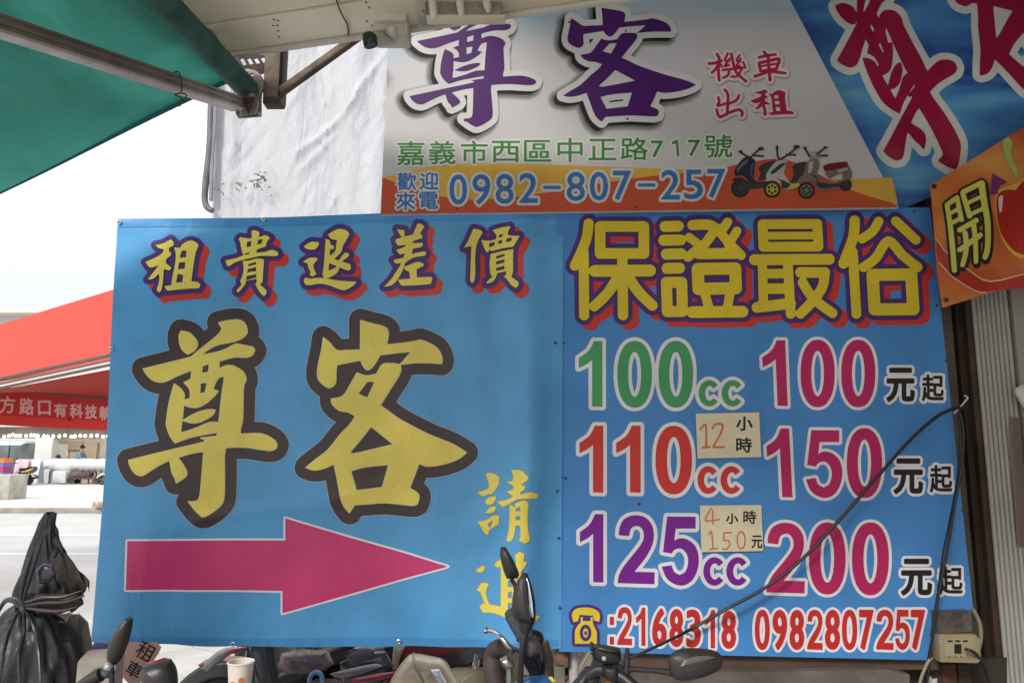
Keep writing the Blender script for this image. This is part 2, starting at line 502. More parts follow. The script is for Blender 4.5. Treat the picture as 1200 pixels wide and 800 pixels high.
NOTE = Plane((0, D - 0.032, 0), WN)

YEL, YELG = (0.82, 0.67, 0.13), (0.76, 0.58, 0.035)
PUR, RED, MAG, WHT, BRN, BLU = (0.075, 0.03, 0.20), (0.62, 0.045, 0.03), (0.50, 0.02, 0.13), (0.80, 0.80, 0.84), (0.055, 0.036, 0.038), (0.095, 0.35, 0.68)
BLK, GRN, DKV = (0.02, 0.017, 0.018), (0.07, 0.36, 0.14), (0.20, 0.015, 0.30)

# ---------------------------------------------------------------- brush characters traced once
G_ZUN = traced((140, 360), 6, [
 '440,168 500,185 545,235 550,270 530,305 485,330 450,300 430,250 428,200',
 '698,108 760,93 835,88 875,110 893,160 885,190 840,225 760,248 690,262 620,300 565,345 505,355 560,305 640,240 700,185 722,150',
 '178,435 300,405 420,375 505,352 565,343 640,325 720,305 790,268 820,256 880,268 930,278 945,300 925,335 880,350 800,348 700,378 640,392 580,410 515,440 420,480 340,520 290,527 240,510 200,470',
 '515,430 580,400 700,370 697,430 735,450 735,480 690,500 655,575 692,590 660,630 600,680 550,702 500,700 457,685 455,655 505,640 500,575 462,530 510,505',
 '697,435 740,412 790,410 850,440 880,480 882,520 866,560 860,780 845,850 832,905 742,985 735,1180 730,1340 700,1400 620,1460 585,1470 540,1430 490,1365 540,1362 565,1335 578,1230 590,1080 595,1010 605,930 575,918 683,905 690,875 697,810 705,740 720,600 735,480',
 '395,540 440,575 462,610 460,640 457,685 450,780 440,840 438,885 540,850 630,810 700,810 692,875 610,890 500,915 400,952 365,900 342,830 345,780 355,700 375,610',
 '455,795 520,755 580,730 640,718 672,724 655,755 610,785 560,808 510,810',
 '78,1075 200,1045 400,995 600,945 683,905 832,892 990,888 1080,930 1105,965 1095,992 1060,1005 990,998 880,982 742,985 600,1010 510,1025 415,1055 365,1072 280,1115 200,1168 160,1180 120,1160 90,1115',
 '365,1070 415,1050 460,1115 480,1160 465,1195 408,1232 402,1200 382,1165 372,1110'],
 ['585,412 635,393 628,455 578,468', '570,532 620,525 605,598 567,612'])
G_KE = traced((350, 360), 6, [
 '175,215 220,250 270,305 340,305 438,302 440,200 440,95 520,118 590,135 625,155 635,190 622,268 740,255 830,240 865,233 950,270 990,310 1008,360 1005,395 930,390 830,390 720,402 800,312 700,320 575,335 540,395 505,435 480,438 455,410 440,372 350,390 270,405 265,470 262,530 235,560 205,562 150,520 132,465 145,380 165,290',
 '415,462 475,483 552,470 575,425 600,400 665,397 715,405 722,440 700,495 650,570 575,690 640,735 700,780 800,835 930,900 1080,960 1180,1020 1120,1065 1020,1100 910,1115 848,1095 820,1170 780,1270 830,1300 848,1330 835,1380 800,1390 700,1380 600,1372 480,1380 395,1385 360,1442 320,1390 295,1310 270,1180 252,1098 180,1130 110,1142 52,1125 120,1070 210,1000 300,890 360,830 405,765 350,735 290,725 240,680 232,645 315,625 370,540'],
 ['485,520 543,520 487,640 418,610', '512,835 670,963 540,995 395,1028 362,1018 430,940', '368,1148 470,1120 635,1103 590,1265 410,1288'])
def A6(o, p): return (o[0] + p[0] / 6, o[1] + p[1] / 6)
Z0, K0 = (140, 360), (350, 360)
G_ZU = traced((160, 255), 8, [
 '185,262 250,248 300,222 330,205 355,235 355,265 315,285 312,320 333,335 330,360 290,390 282,430 330,468 335,485 310,498 270,485 265,500 258,600 245,680 225,708 198,682 212,640 225,570 215,530 170,575 115,585 150,540 195,480 220,448 160,470 128,470 92,420 150,395 220,360 258,325 260,300 215,290',
 '360,285 420,285 430,260 480,225 530,218 575,245 585,270 560,330 540,450 520,600 580,605 605,635 590,665 500,668 380,680 300,690 268,648 335,635 345,560 372,420 375,340'],
 ['430,315 475,312 470,375 412,380', '405,425 462,420 460,480 398,490', '395,530 445,542 438,608 380,612'])
G_TITLE = [G_ZU,
 traced((250, 255), 8, [
 '232,200 248,180 300,188 335,192 355,185 350,118 380,112 425,130 425,155 420,180 480,160 528,185 500,220 485,270 430,285 400,300 398,325 480,318 545,297 600,320 605,340 580,358 450,355 330,380 220,410 150,452 128,452 110,400 200,380 280,350 270,330 255,270 245,220',
 '270,405 330,400 400,380 465,385 470,410 462,500 455,605 430,622 495,680 490,710 468,735 425,690 385,615 400,610 400,570 300,590 295,620 240,690 218,695 212,682 262,625 248,590 270,540 280,460'],
 ['312,225 352,215 348,265 308,275', '415,205 455,195 448,240 405,250', '290,335 335,322 330,340 285,348', '325,432 395,412 398,435 350,445 322,455', '318,480 398,460 395,500 340,505 312,520', '308,545 398,525 398,558 302,585']),
 traced((345, 255), 8, [
 '85,270 120,245 160,225 230,232 230,255 200,295 150,300 110,290',
 '75,415 130,380 180,373 215,380 215,400 185,430 180,470 205,520 200,535 175,552 140,540 150,510 130,470 120,425',
 '88,580 100,560 160,570 260,565 400,590 500,600 590,605 560,640 490,680 440,680 340,640 240,620 150,632 110,630 92,610',
 '315,160 400,115 450,112 500,130 522,160 490,220 460,270 445,325 400,370 370,400 335,360 385,320 395,260 405,215 345,200',
 '295,200 335,215 342,255 378,270 370,300 338,300 335,360 375,345 375,415 330,430 322,500 370,480 420,455 425,480 400,525 330,565 280,570 265,530 275,480 285,350',
 '340,380 435,410 530,440 535,490 500,498 430,470 330,430', '420,405 465,345 490,330 518,345 515,365 470,400 435,425']),
 traced((435, 255), 8, [
 '250,120 320,128 318,185 340,200 300,200 270,160', '385,190 440,65 475,68 503,92 455,165 430,195',
 '232,215 320,185 400,165 455,160 485,175 480,198 400,225 330,262 260,272 240,250', '240,310 300,290 380,250 480,238 488,255 470,280 390,300 300,350 270,352',
 '212,405 300,385 380,350 440,330 510,320 520,335 505,360 400,380 330,425 250,438 232,435', '320,190 400,170 395,250 385,350 330,420 310,480 260,580 200,640 125,655 190,590 250,500 290,430 330,300',
 '315,470 400,430 450,418 495,435 490,460 440,480 430,500 430,565 560,555 575,570 560,625 400,640 290,645 255,590 370,575 360,510 325,500']),
 traced((530, 255), 8, [
 '200,105 260,115 288,140 250,200 225,280 215,400 218,500 210,590 190,615 170,590 175,450 178,350 180,270 112,288 150,220',
 '378,115 450,95 540,82 545,100 525,130 520,165 560,175 635,178 600,240 570,280 500,285 420,300 370,312 345,298 335,325 318,322 290,265 272,210 340,215 375,210 410,200 415,165 390,135',
 '358,340 450,318 575,300 570,400 572,500 555,558 620,610 622,640 600,665 560,640 520,590 480,545 505,540 505,505 420,520 408,560 380,600 330,618 315,610 375,550 355,520 350,430'],
 ['440,160 475,155 470,180 435,188', '345,238 400,225 395,260 345,278', '435,215 470,210 465,240 430,248', '510,200 560,190 555,225 505,235',
  '412,360 490,340 492,360 450,375 410,385', '412,410 490,390 490,422 450,432 410,442', '412,470 490,450 490,485 408,498'])]
G_QING = traced((550, 545), 8.889, [
 '180,80 250,82 318,118 310,170 300,215 235,300 215,290 140,320 85,275 150,260 200,240 210,200 185,120', '165,380 210,330 285,318 275,360 240,400 195,402', '175,488 220,435 270,420 288,435 260,475 220,490',
 '95,575 160,570 220,540 270,510 318,515 315,600 250,640 215,660 205,700 190,718 160,690',
 '445,45 520,45 575,65 585,90 628,115 610,150 560,180 550,200 590,210 580,240 540,270 535,295 600,280 650,270 715,290 722,310 700,335 600,335 520,340 440,380 370,418 345,415 305,370 400,350 470,310 395,270 460,245 470,210 395,170 460,155 465,110',
 '430,398 495,430 480,390 560,355 600,360 622,390 612,500 615,650 635,740 620,780 580,792 520,755 540,730 540,610 490,610 470,720 440,770 410,780 395,770 420,650 428,520'],
 ['195,605 250,555 240,610 215,640', '492,440 540,410 538,465 490,465', '490,515 538,510 538,555 488,558'])
G_JIN = traced((550, 630), 7.27, [
 '60,268 110,232 135,240 135,260 105,290 75,285', '65,440 90,400 108,375 172,382 145,440 150,500 180,562 140,570 115,500 95,455',
 '90,580 110,552 200,560 330,575 420,610 560,660 585,645 598,660 570,695 480,690 330,655 200,625 120,630',
 '275,200 335,230 335,590 275,585', '220,220 240,190 300,160 310,120 340,130 320,200 300,235 235,240', '395,130 430,100 470,110 475,130 465,175 498,190 480,220 420,300 395,280 405,200',
 '330,300 440,280 480,272 490,290 400,330 330,345', '330,400 420,385 440,410 330,440', '330,490 420,475 440,500 330,530', '375,300 410,300 400,580 370,590'])

# thick rounded characters as strokes (magnified 5.714)
G_BIG = [
 traced((660, 245), 5.714, strokes=[('170,98 158,190 120,290 78,380', 34), ('137,290 140,712', 34), ('247,118 540,118 540,298 247,298 247,118', 36, 1), ('212,415 580,412', 40), ('395,310 400,710', 35), ('380,430 300,560 208,650', 35), ('420,430 500,550 596,645', 36)]),
 traced((765, 245), 5.714, strokes=[('82,118 170,116', 37), ('73,210 185,208', 37), ('90,303 190,300', 37), ('95,398 178,396', 37), ('90,492 193,490 197,685 97,687 90,492', 37, 1),
  ('265,108 380,108 440,150', 35), ('425,130 300,300', 32), ('242,190 310,240', 29), ('235,322 300,270', 32), ('430,130 510,230 590,310', 32), ('500,88 450,160', 31), ('562,148 505,240', 30), ('310,300 550,297', 37),
  ('300,402 550,398 555,530 305,535 300,402', 41, 1), ('348,570 375,660', 31), ('515,570 498,660', 31), ('262,690 600,687', 39)]),
 traced((870, 245), 5.714, strokes=[('134,103 500,101 508,252 140,254 134,103', 33, 1), ('140,180 500,178', 26), ('80,340 580,337', 37), ('132,370 140,640', 31), ('303,370 322,702', 33), ('140,434 310,432', 32), ('140,534 310,532', 35), ('98,658 320,632', 37),
  ('388,425 550,425', 36), ('549,425 535,520 470,615 388,700', 34), ('402,492 450,570 510,630 602,697', 33)]),
 traced((975, 245), 5.714, strokes=[('150,78 140,190 75,365', 35), ('138,290 162,702', 33), ('310,84 270,150 200,200', 32), ('425,82 560,208', 32), ('210,390 290,330 375,215 470,310 572,390', 33), ('270,442 528,438 543,670 283,672 270,442', 41, 1)])]

# bold numerals and letters, normalised to their boxes
def norm(g):
    x0, y0, x1, y1 = g.bbox(); return g.map([[1 / (x1 - x0), 0, -x0 / (x1 - x0)], [0, 1 / (y1 - y0), -y0 / (y1 - y0)]])
def sup(cx, cy, rx, ry, n=2.25, k=44):
    return [(cx + rx * math.copysign(abs(math.cos(a)) ** (2 / n), math.cos(a)), cy + ry * math.copysign(abs(math.sin(a)) ** (2 / n), math.sin(a))) for a in [2 * math.pi * i / k for i in range(k)]]
def arcs(cx, cy, rx, ry, a0, a1, k=16): return [(cx + rx * math.cos(R(a0 + (a1 - a0) * i / k)), cy + ry * math.sin(R(a0 + (a1 - a0) * i / k))) for i in range(k + 1)]
def ring(*a): return arcs(*a)
cc_out = arcs(64, 92, 64, 92, -38, -322, 26); cc_in = arcs(66, 92, 27, 52, -322, -38, 26)
GD = {
 '1': norm(traced((0, 0), 1, ['148,65 202,65 202,502 137,500 137,190 100,220 52,245 52,178 105,140 130,105'])),
 '2': norm(traced((0, 0), 1, ['300,198 305,150 330,100 375,75 430,72 480,92 515,140 525,200 515,260 480,330 440,385 400,432 530,435 528,512 293,505 300,460 330,400 390,325 440,260 460,215 455,170 435,145 410,140 380,155 365,205'])),
 '5': norm(traced((0, 0), 1, ['610,80 792,82 792,158 665,158 655,235 690,220 740,228 790,270 812,340 805,420 770,490 715,522 660,515 605,475 575,402 638,392 655,435 690,455 725,435 742,390 742,340 720,300 690,285 655,295 640,318 583,308'])),
 '0': Glyph([edges_of(sup(.5, .5, .5, .5))], [edges_of(sup(.5, .5, .185, .335, 2.1))]),
 'c': norm(Glyph([edges_of(cc_out + cc_in)])),
 ':': norm(Glyph([edges_of([(0, 0), (1, 0), (1, .3), (0, .3)]), edges_of([(0, .72), (1, .72), (1, 1), (0, 1)])])),
}
def put(ch, x0, y0, x1, y1, shear=0.0):
    return GD[ch].map([[x1 - x0, shear, x0], [0, y1 - y0, y0]])

# ---------------------------------------------------------------- the boards and their print
def quad_grid(q, step):
    """rows of points over a four-cornered sheet, in sheet pixels"""
    (ax, ay), (bx, by), (cx, cy), (dx, dy) = q      # TL TR BR BL
    nu = max(2, int(abs(bx - ax) / step)); nv = max(2, int(abs(dy - ay) / step))
    rows = []
    for j in range(nv + 1):
        t = j / nv; rows.append([((ax + (bx - ax) * s) * (1 - t) + (dx + (cx - dx) * s) * t, (ay + (by - ay) * s) * (1 - t) + (dy + (cy - dy) * s) * t) for s in [i / nu for i in range(nu + 1)]])
    return rows
def wavy_sheet(name, q, plane, thick, m, parent, step=8, edge=None):
    rows = quad_grid(q, step); nv, nu = len(rows), len(rows[0])
    if edge: rows = [[edge(x, y, i / (nu - 1), j / (nv - 1)) for i, (x, y) in enumerate(r)] for j, r in enumerate(rows)]
    vs = [plane.at(x, y, 0) for r in rows for x, y in r]; k = len(vs)
    vs += [plane.at(x, y, -thick) for r in rows for x, y in r]
    fs = []
    for j in range(nv - 1):
        for i in range(nu - 1):
            a = j * nu + i; fs.append((a, a + 1, a + nu + 1, a + nu)); fs.append((k + a, k + a + nu, k + a + nu + 1, k + a + 1))
    for i in range(nu - 1):
        for a in (i, (nv - 1) * nu + i): fs.append((a, a + 1, k + a + 1, k + a))
    for j in range(nv - 1):
        for a in (j * nu, j * nu + nu - 1): fs.append((a, a + nu, k + a + nu, k + a))
    return meshobj(name, vs, fs, m, parent, 'auto')
def nail(plane, x, y, parent, m, r=0.006, off=0.0, name='nail'):
    c = plane.at(x, y, off)
    return lathe(name, [(0.0001, 0.004), (r * .6, 0.0035), (r, 0.0015), (r, -0.004)], c, plane.n, m, parent, 12)
def grommet(plane, x, y, parent, m, r=0.011, off=0.0):
    c = plane.at(x, y, off + 0.002)
    prof = [(r * .45, -0.001), (r * .45, 0.002), (r * .7, 0.0035), (r, 0.002), (r, -0.001)]
    return lathe('grommet', prof, c, plane.n, m, parent, 16)
STEEL = mat('steel', (.5, .5, .5), .3, .9, .15)
RUST = mat('rusty_nail', (.12, .07, .05), .7, .4, .4)

# left banner
lb = thing('vinyl_banner', 'blue vinyl banner with two huge yellow characters and a crimson arrow', 'banner')
def hem_edge(x, y, s, t):
    if t > .97: y += 2.5 * math.sin(x / 31.0) + 2.2 * gau(x, 250, 60)
    if s < .01: x += 1.6 * math.sin(y / 70.0)
    return x, y
wavy_sheet('sheet', [(140, 257), (660, 247), (658, 758), (110, 752)], LEFT, 0.0008, ink('sheet_blue', BLU), lb, 8, hem_edge)
CUT = 8
lettering(lb, LEFT, G_TITLE, [(5.6, 'red', RED, 6.5, 6.5), (5.6, 'violet', PUR, 0, 0), (0.9, 'dark_edge', BLK, 0, 0), (0.01, 'yellow', YEL, 0, 0)], .4, z0=0, cut=CUT, label='five yellow brush characters with violet rims across the top')
lettering(lb, LEFT, [G_ZUN, G_KE], [(14.6, 'pale_edge', (.45, .55, .7), 0, 0), (13.9, 'brown', BRN, 0, 0), (.8, 'straw', (.78, .72, .35), 0, 0), (0.01, 'yellow', YEL, 0, 0)], .6, z0=0, cut=CUT, label='two huge yellow brush characters with thick dark brown rims')
lettering(lb, LEFT, [G_QING, G_JIN], [(.7, 'olive', (.35, .36, .12), 0, 0), (0.01, 'yellow', YEL, 0, 0)], .4, z0=0, cut=CUT, label='two small yellow characters one above the other')
arrow = Glyph([edges_of(pts('152,633 334,633 334,607 525,663 331,718 331,692 150,690'))])
lettering(lb, LEFT, [arrow], [(2.3, 'white', WHT, 0, 0), (.01, 'crimson', (.62, .045, .19), 0, 0)], .6, z0=0, cut=CUT, word='arrow')
# welded hem strips on the banner's edges, a touch darker where the vinyl is doubled
HEM = ink('hem_blue', (.07, .28, .60))
sheetmesh('hem', [[(112, 743), (250, 748.5), (400, 746), (560, 748), (654, 749), (654, 757), (560, 757), (400, 757), (250, 757), (111, 751)]], LEFT, .002, HEM, lb, CUT)
sheetmesh('hem', [[(141, 258), (400, 253), (655, 248), (655, 256), (400, 262), (141, 267)]], LEFT, .002, HEM, lb, CUT)
for x, y in ((142, 262), (132, 409), (272, 755), (467, 752), (308, 256), (480, 252)): grommet(LEFT, x, y, lb, STEEL, .010, .003)
for x, y in ((651, 402), (653, 575), (656, 712), (655, 630)): nail(LEFT, x, y, lb, RUST, .006, .004)

# right price board of fluted plastic
rb = thing('price_board', 'blue plastic board listing rental prices in green, red, purple and crimson', 'sign')
slab('board', '653,248 1090,243 1099,330 1141,718 1096,716 1086,773 655,763', RIGHT, -.006, 0, ink('board_blue', (.07, .26, .62), 'fluted'), rb)
K = 'fluted'
lettering(rb, RIGHT, G_BIG, [(5.3, 'red', RED, 7.5, 6.0), (5.3, 'violet', PUR, 0, 0), (.9, 'dark_edge', BLK, 0, 0), (.01, 'yellow', YELG, 0, 0)], .5, K, label='four large rounded yellow characters with violet rims')
def line(items, col, name, lv=4.3, lab=None):
    lettering(rb, RIGHT, items, [(lv, 'white', WHT, 0, 0), (.01, name, col, 0, 0)], .4, K, label=lab)
line([put('1', 678.2, 399.6, 705.9, 476.4), put('0', 723.3, 399.3, 764, 477.5), put('0', 771.7, 399.3, 812.2, 477.5), put('c', 818.6, 445.2, 841, 476), put('c', 845.5, 445.2, 868.5, 476)], GRN, 'green', lab='green figure 100cc')
line([put('1', 679, 498.5, 707, 577), put('1', 722, 498.5, 750.7, 577), put('0', 768.1, 498.5, 810.9, 579), put('c', 817.3, 545.9, 839.8, 578.4), put('c', 844.2, 545.9, 867.2, 578.4)], (.64, .045, .04), 'scarlet', lab='red figure 110cc')
line([put('1', 679.5, 602, 707, 682), put('2', 723.7, 603.2, 767.2, 684), put('5', 775.4, 604.7, 818.9, 685.7), put('c', 824, 652.3, 847.5, 685.7), put('c', 851, 652.3, 874.8, 685.7)], DKV, 'purple', lab='purple figure 125cc')
line([put('1', 892.4, 398.6, 920, 475.6, 3), put('0', 938, 398, 978, 477), put('0', 985.6, 398, 1025.6, 477)], MAG, 'crimson_ink', 3.6, 'crimson figure 100')
line([put('1', 897, 501.8, 924.6, 582.4, 4), put('5', 944.3, 503.7, 987, 583.2), put('0', 992.1, 501.3, 1033.6, 583.2)], MAG, 'crimson_ink', 3.6, 'crimson figure 150')
line([put('2', 897.9, 612, 943, 694.8), put('0', 947.8, 611.6, 990.8, 696), put('0', 998.2, 611.6, 1041.5, 697)], MAG, 'crimson_ink', 3.6, 'crimson figure 200')
for a, b in (((1038.4, 430.6, 1072, 471), (1080, 438.6, 1106, 470)), ((1046.8, 536.7, 1081.7, 578.8), (1089.3, 544.6, 1115.8, 576.7)), ((1055.4, 654, 1092.2, 697.5), (1100, 663.3, 1128, 696))):
    lettering(rb, RIGHT, [typed('元', *a, 1.5), typed('起', *b, .75)], [(3.2, 'white', WHT, 0, 0), (.01, 'black', BLK, 0, 0)], .35, K)
def digits(s, xs, y0, y1, dy, grow):
    g = []
    for i, (c, (a, b)) in enumerate(zip(s, xs)):
        q = dy * i / len(s)
        g.append(put(c, a, y0 + q, b, y1 + q) if c in GD else typed(c, a, y0 + q, b, y1 + q, grow))
    return g
lettering(rb, RIGHT, [put(':', 714.5, 722, 719.5, 754.6)] + digits('2168318', [(723.3, 740.7), (745.3, 756.3), (764.1, 781.4), (784.3, 800.8), (803.9, 821.3), (825.9, 837.8), (845.2, 862.6)], 710.6, 755.5, 5, 1.55),
          [(3.0, 'white', WHT, 0, 0), (.01, 'phone_red', (.55, .03, .03), 0, 0)], .3, K, label='red phone number after the telephone symbol')
X9 = [(72, 160), (175, 262), (275, 362), (378, 470), (482, 572), (582, 672), (682, 768), (782, 885), (893, 980), (985, 1070)]
lettering(rb, RIGHT, digits('0982807257', [(870 + a / 5, 870 + b / 5) for a, b in X9], 713.7, 761, 0, 1.55), [(3.0, 'white', WHT, 0, 0), (.01, 'phone_red', (.55, .03, .03), 0, 0)], .3, K, label='red mobile number at the lower right')
tel = traced((660, 695), 5.4545, ['55,135 70,105 100,92 150,88 190,95 225,115 235,150 230,180 195,170 190,140 105,135 95,175 65,182', '112,150 125,150 125,175 175,175 175,150 188,150 190,190 205,225 215,250 215,320 75,320 75,240 95,200 110,185'])
lettering(rb, RIGHT, [tel], [(3.5, 'violet', PUR, 0, 0), (.01, 'yellow', YELG, 0, 0)], .3, K, word='telephone_symbol')
lettering(rb, RIGHT, [traced((660, 695), 5.4545, ['%s' % ' '.join('%.1f,%.1f' % p for p in sup(143, 250, 37, 53, 2))], ['%s' % ' '.join('%.1f,%.1f' % p for p in sup(143, 250, 17, 30, 2))]), traced((660, 695), 5.4545, ['136,240 150,240 152,255 143,268 135,258'])], [(.01, 'violet', PUR, 0, 0)], .3, K, z0=2, word='telephone_dial')
for x, y in ((741, 259), (652 + 8, 402), (1109, 423), (749, 590), (1128, 598), (1098, 358), (663, 560), (1071, 248)): nail(RIGHT, x, y, rb, RUST, .006)

# hand-written notes stuck on the price board
PAPER = mat('note_paper', (.74, .66, .48), .85, 0, .05, 20, .15, 90)
ORG = (.62, .17, .03)
def note(q, lab, marks, words):
    o = thing('paper_note', lab, 'note', 'hand-written notes on the price board')
    slab('paper', q, NOTE, -.0012, 0, PAPER, o)
    lettering(o, NOTE, marks, [(.01, 'orange_pen', ORG, 0, 0)], .25, 'paper', word='numerals')
    for w_ in words: lettering(o, NOTE, [w_], [(.01, 'black', BLK, 0, 0)], .25, 'paper', word='handwriting')
ZN = lambda *s: traced((800, 475), 4.444, strokes=s)
note([(815.3, 484.5), (889.6, 482.9), (892.2, 535.3), (817.5, 536.9)], 'cream note with orange 12 beside two black characters, stuck beside the red 110', [
    ZN(('90,125 120,102 122,215', 5), ('102,219 142,215', 5), ('155,120 170,98 198,95 208,110 195,150 158,216', 5), ('158,216 215,216', 5))],
    [typed('小', 862.5, 487.5, 882, 504.5, .5), typed('時', 862.5, 512.2, 881.2, 530.2, .4)])
note([(820.3, 592), (892.2, 591.3), (894.5, 645.2), (822, 646.5)], 'cream note with orange 4 over 150, stuck beside the purple 125', [
    ZN(('148,533 118,597 190,592', 3.5), ('155,545 158,618', 3.5), ('135,672 150,658 158,745', 3.5), ('140,748 180,742', 3.5), ('252,660 214,662 213,700 240,703 246,725 228,748 208,745', 3.5, 1),
       (' '.join('%.0f,%.0f' % p for p in arcs(304, 700, 21, 44, 0, 360)), 3.5))],
    [typed('小', 850.6, 601, 865, 613.5, .4), typed('時', 870.9, 597.6, 886.2, 613.4, .3), typed('元', 880.5, 626.9, 893.4, 642, .4)])

# top sign board with the shop's name, address and scooters
ts = thing('shop_sign', 'pale grey sign with purple brush characters, address and three printed scooters', 'sign')
SG = bpy.data.materials.new('sign_print'); SG.use_nodes = True
t = SG.node_tree; b = t.nodes['Principled BSDF']; Lk = t.links.new
b.inputs['Roughness'].default_value = .5; b.inputs['Specular IOR Level'].default_value = .3
uv = t.nodes.new('ShaderNodeUVMap'); sp = t.nodes.new('ShaderNodeSeparateXYZ'); Lk(uv.outputs[0], sp.inputs[0])
ns = t.nodes.new('ShaderNodeTexNoise'); ns.inputs['Scale'].default_value = 5; ns.inputs['Detail'].default_value = 3
mp = t.nodes.new('ShaderNodeMapping'); mp.inputs['Scale'].default_value = (1, 5, 1); mp.inputs['Rotation'].default_value = (0, 0, R(10)); Lk(uv.outputs[0], mp.inputs[0]); Lk(mp.outputs[0], ns.inputs['Vector'])
ad = t.nodes.new('ShaderNodeMath'); ad.operation = 'MULTIPLY_ADD'; ad.inputs[1].default_value = .16; Lk(ns.outputs['Fac'], ad.inputs[0]); Lk(sp.outputs['Y'], ad.inputs[2])
rp = t.nodes.new('ShaderNodeValToRGB'); sb = t.nodes.new('ShaderNodeMath'); sb.operation = 'SUBTRACT'; sb.inputs[1].default_value = .06
lx = t.nodes.new('ShaderNodeMath'); lx.operation = 'MULTIPLY_ADD'; lx.inputs[1].default_value = -.13; Lk(sp.outputs['X'], lx.inputs[0]); Lk(ad.outputs[0], lx.inputs[2]); Lk(lx.outputs[0], sb.inputs[0]); Lk(sb.outputs[0], rp.inputs[0])
els = rp.color_ramp.elements
els[0].position = .80; els[0].color = (.50, .49, .50, 1); els[1].position = 1.08 if False else 1.0; els[1].color = (.12, .36, .62, 1)
for p_, c_ in ((.86, (.50, .50, .52)), (.92, (.38, .46, .53)), (.96, (.24, .42, .60))):
    e = els.new(p_); e.color = (*c_, 1)
Lk(rp.outputs[0], b.inputs['Base Color'])
o = slab('panel', '459,-40 905,-40 1053,243 446,251', TOPP, -.025, -.0012, mat('sign_edge', (.6, .6, .62), .5), ts)
sheetmesh('background_print', [[(459, -40), (905, -40), (1053, 243), (446, 251)]], TOPP, 0, SG, ts)
def flat(name, s, col, cn, k, parent=ts, plane=TOPP, kind='panel'):
    return sheetmesh(name, [soften(pts(s)) if isinstance(s, str) else s], plane, BASE * .5 + STEP * k, ink(cn, col, kind), parent)
flat('yellow_wave_print', '449,208 480,200 520,194 560,192 640,193 720,196 800,199 850,203 980,210 1045,208 1052,238 447,238', (.60, .36, .05), 'amber', 0)
flat('red_wave_print', '448,208 480,220 520,231 560,234 620,229 700,216 760,207 830,200 880,190 920,187 960,205 1000,224 1045,238 1052,243 446,251', (.48, .075, .03), 'brick_red', 1)
white_l = [(3.4, 'white', (.62, .62, .60), 0, 0)]
MP1 = fit([A6(Z0, p) for p in ((178, 435), (78, 1075), (1105, 965), (585, 1470), (945, 300))], [(450 + x / 5, y / 5) for x, y in ((197, 243), (143, 568), (888, 480), (545, 748), (748, 158))])
MP2 = fit([A6(K0, p) for p in ((175, 215), (440, 95), (1008, 395), (1180, 1020), (52, 1125), (360, 1442))], [(640 + x / 5, y / 5) for x, y in ((143, 108), (325, 50), (730, 195), (880, 495), (100, 565), (322, 718))])
PG = [G_ZUN.map(MP1), G_KE.map(MP2)]
# printed soft drop shadow under the big characters: five see-through greys
fd = fieldof(PG, 17, .8)
SHD = bpy.data.materials.new('shadow_ink'); SHD.use_nodes = True
b = SHD.node_tree.nodes['Principled BSDF']; b.inputs['Base Color'].default_value = (.03, .025, .025, 1); b.inputs['Alpha'].default_value = .17; b.inputs['Roughness'].default_value = .6
for k, lv in enumerate((12.5, 10.8, 9.2, 7.6, 6.0)):
    sheetmesh('soft_shadow_print', [l + np.array([-5, 4.5]) for l in contours(fd, lv)], TOPP, BASE + .0003 * k, SHD, ts)
lettering(ts, TOPP, PG, [(7.0, 'white_board', (.56, .56, .55), 0, 0), (.01, 'sign_purple', (.06, .006, .115), 0, 0)], .5, 'panel', z0=5, label='two large purple brush characters')
S8 = 8.418; o8 = (825, 50)
ZM = fit([(160 + x / 8, 255 + y / 8) for x, y in ((92, 420), (225, 708), (605, 635), (330, 205), (575, 245))], [(825 + x / S8, 50 + y / S8) for x, y in ((462, 570), (600, 732), (890, 690), (590, 465), (795, 490))])
jc = traced(o8, S8, strokes=[('48,210 110,205 172,182', 15), ('128,118 150,170 140,260 150,375', 15), ('135,230 110,270 78,300', 14), ('160,215 178,245', 11), ('235,110 205,175 245,185', 12), ('250,165 205,235 245,225', 12), ('350,130 322,180 355,190', 12), ('360,165 318,240 350,235', 12),
   ('185,275 300,262 405,248', 13), ('268,115 285,200 320,300 412,385', 14), ('248,270 235,325 188,350', 13), ('372,262 325,335 270,338', 12), ('385,200 398,225', 12),
   ('540,150 620,132 705,122', 14), ('590,95 620,130', 14), ('540,205 555,280', 15), ('545,205 640,185 740,168 712,262', 16), ('560,285 710,262', 13), ('555,238 720,212', 11), ('630,130 638,250 650,372', 16), ('500,335 560,318 650,290 800,305', 15),
   ('205,470 235,520 232,620 228,700', 15), ('140,545 150,585 135,625 230,600', 14), ('345,525 320,570 250,605', 14), ('125,665 150,735 230,705', 15), ('230,700 340,665 375,690 372,722', 15)])
lettering(ts, TOPP, [jc, G_ZU.map(ZM)], [(4.0, 'grey_edge', (.30, .25, .26), .6, .8), (3.2, 'pinkish', (.66, .56, .57), 0, 0), (.01, 'maroon', (.38, .012, .05), 0, 0)], .3, 'panel', label='four small crimson characters')
AD = [('嘉', 85, 90, 270, 252, 0), ('義', 300, 88, 480, 245, 0), ('市', 515, 85, 695, 242, 0), ('西', 720, 87, 910, 232, 0), ('區', 937, 82, 1122, 228, 0),
      ('中', 18, 125, 188, 288, 1), ('正', 225, 132, 412, 275, 1), ('路', 440, 122, 625, 275, 1), ('7', 645, 143, 728, 255, 1), ('1', 787, 138, 832, 250, 1), ('7', 892, 138, 975, 247, 1), ('號', 1002, 103, 1190, 258, 1)]
org = [(450, 150), (650, 140)]
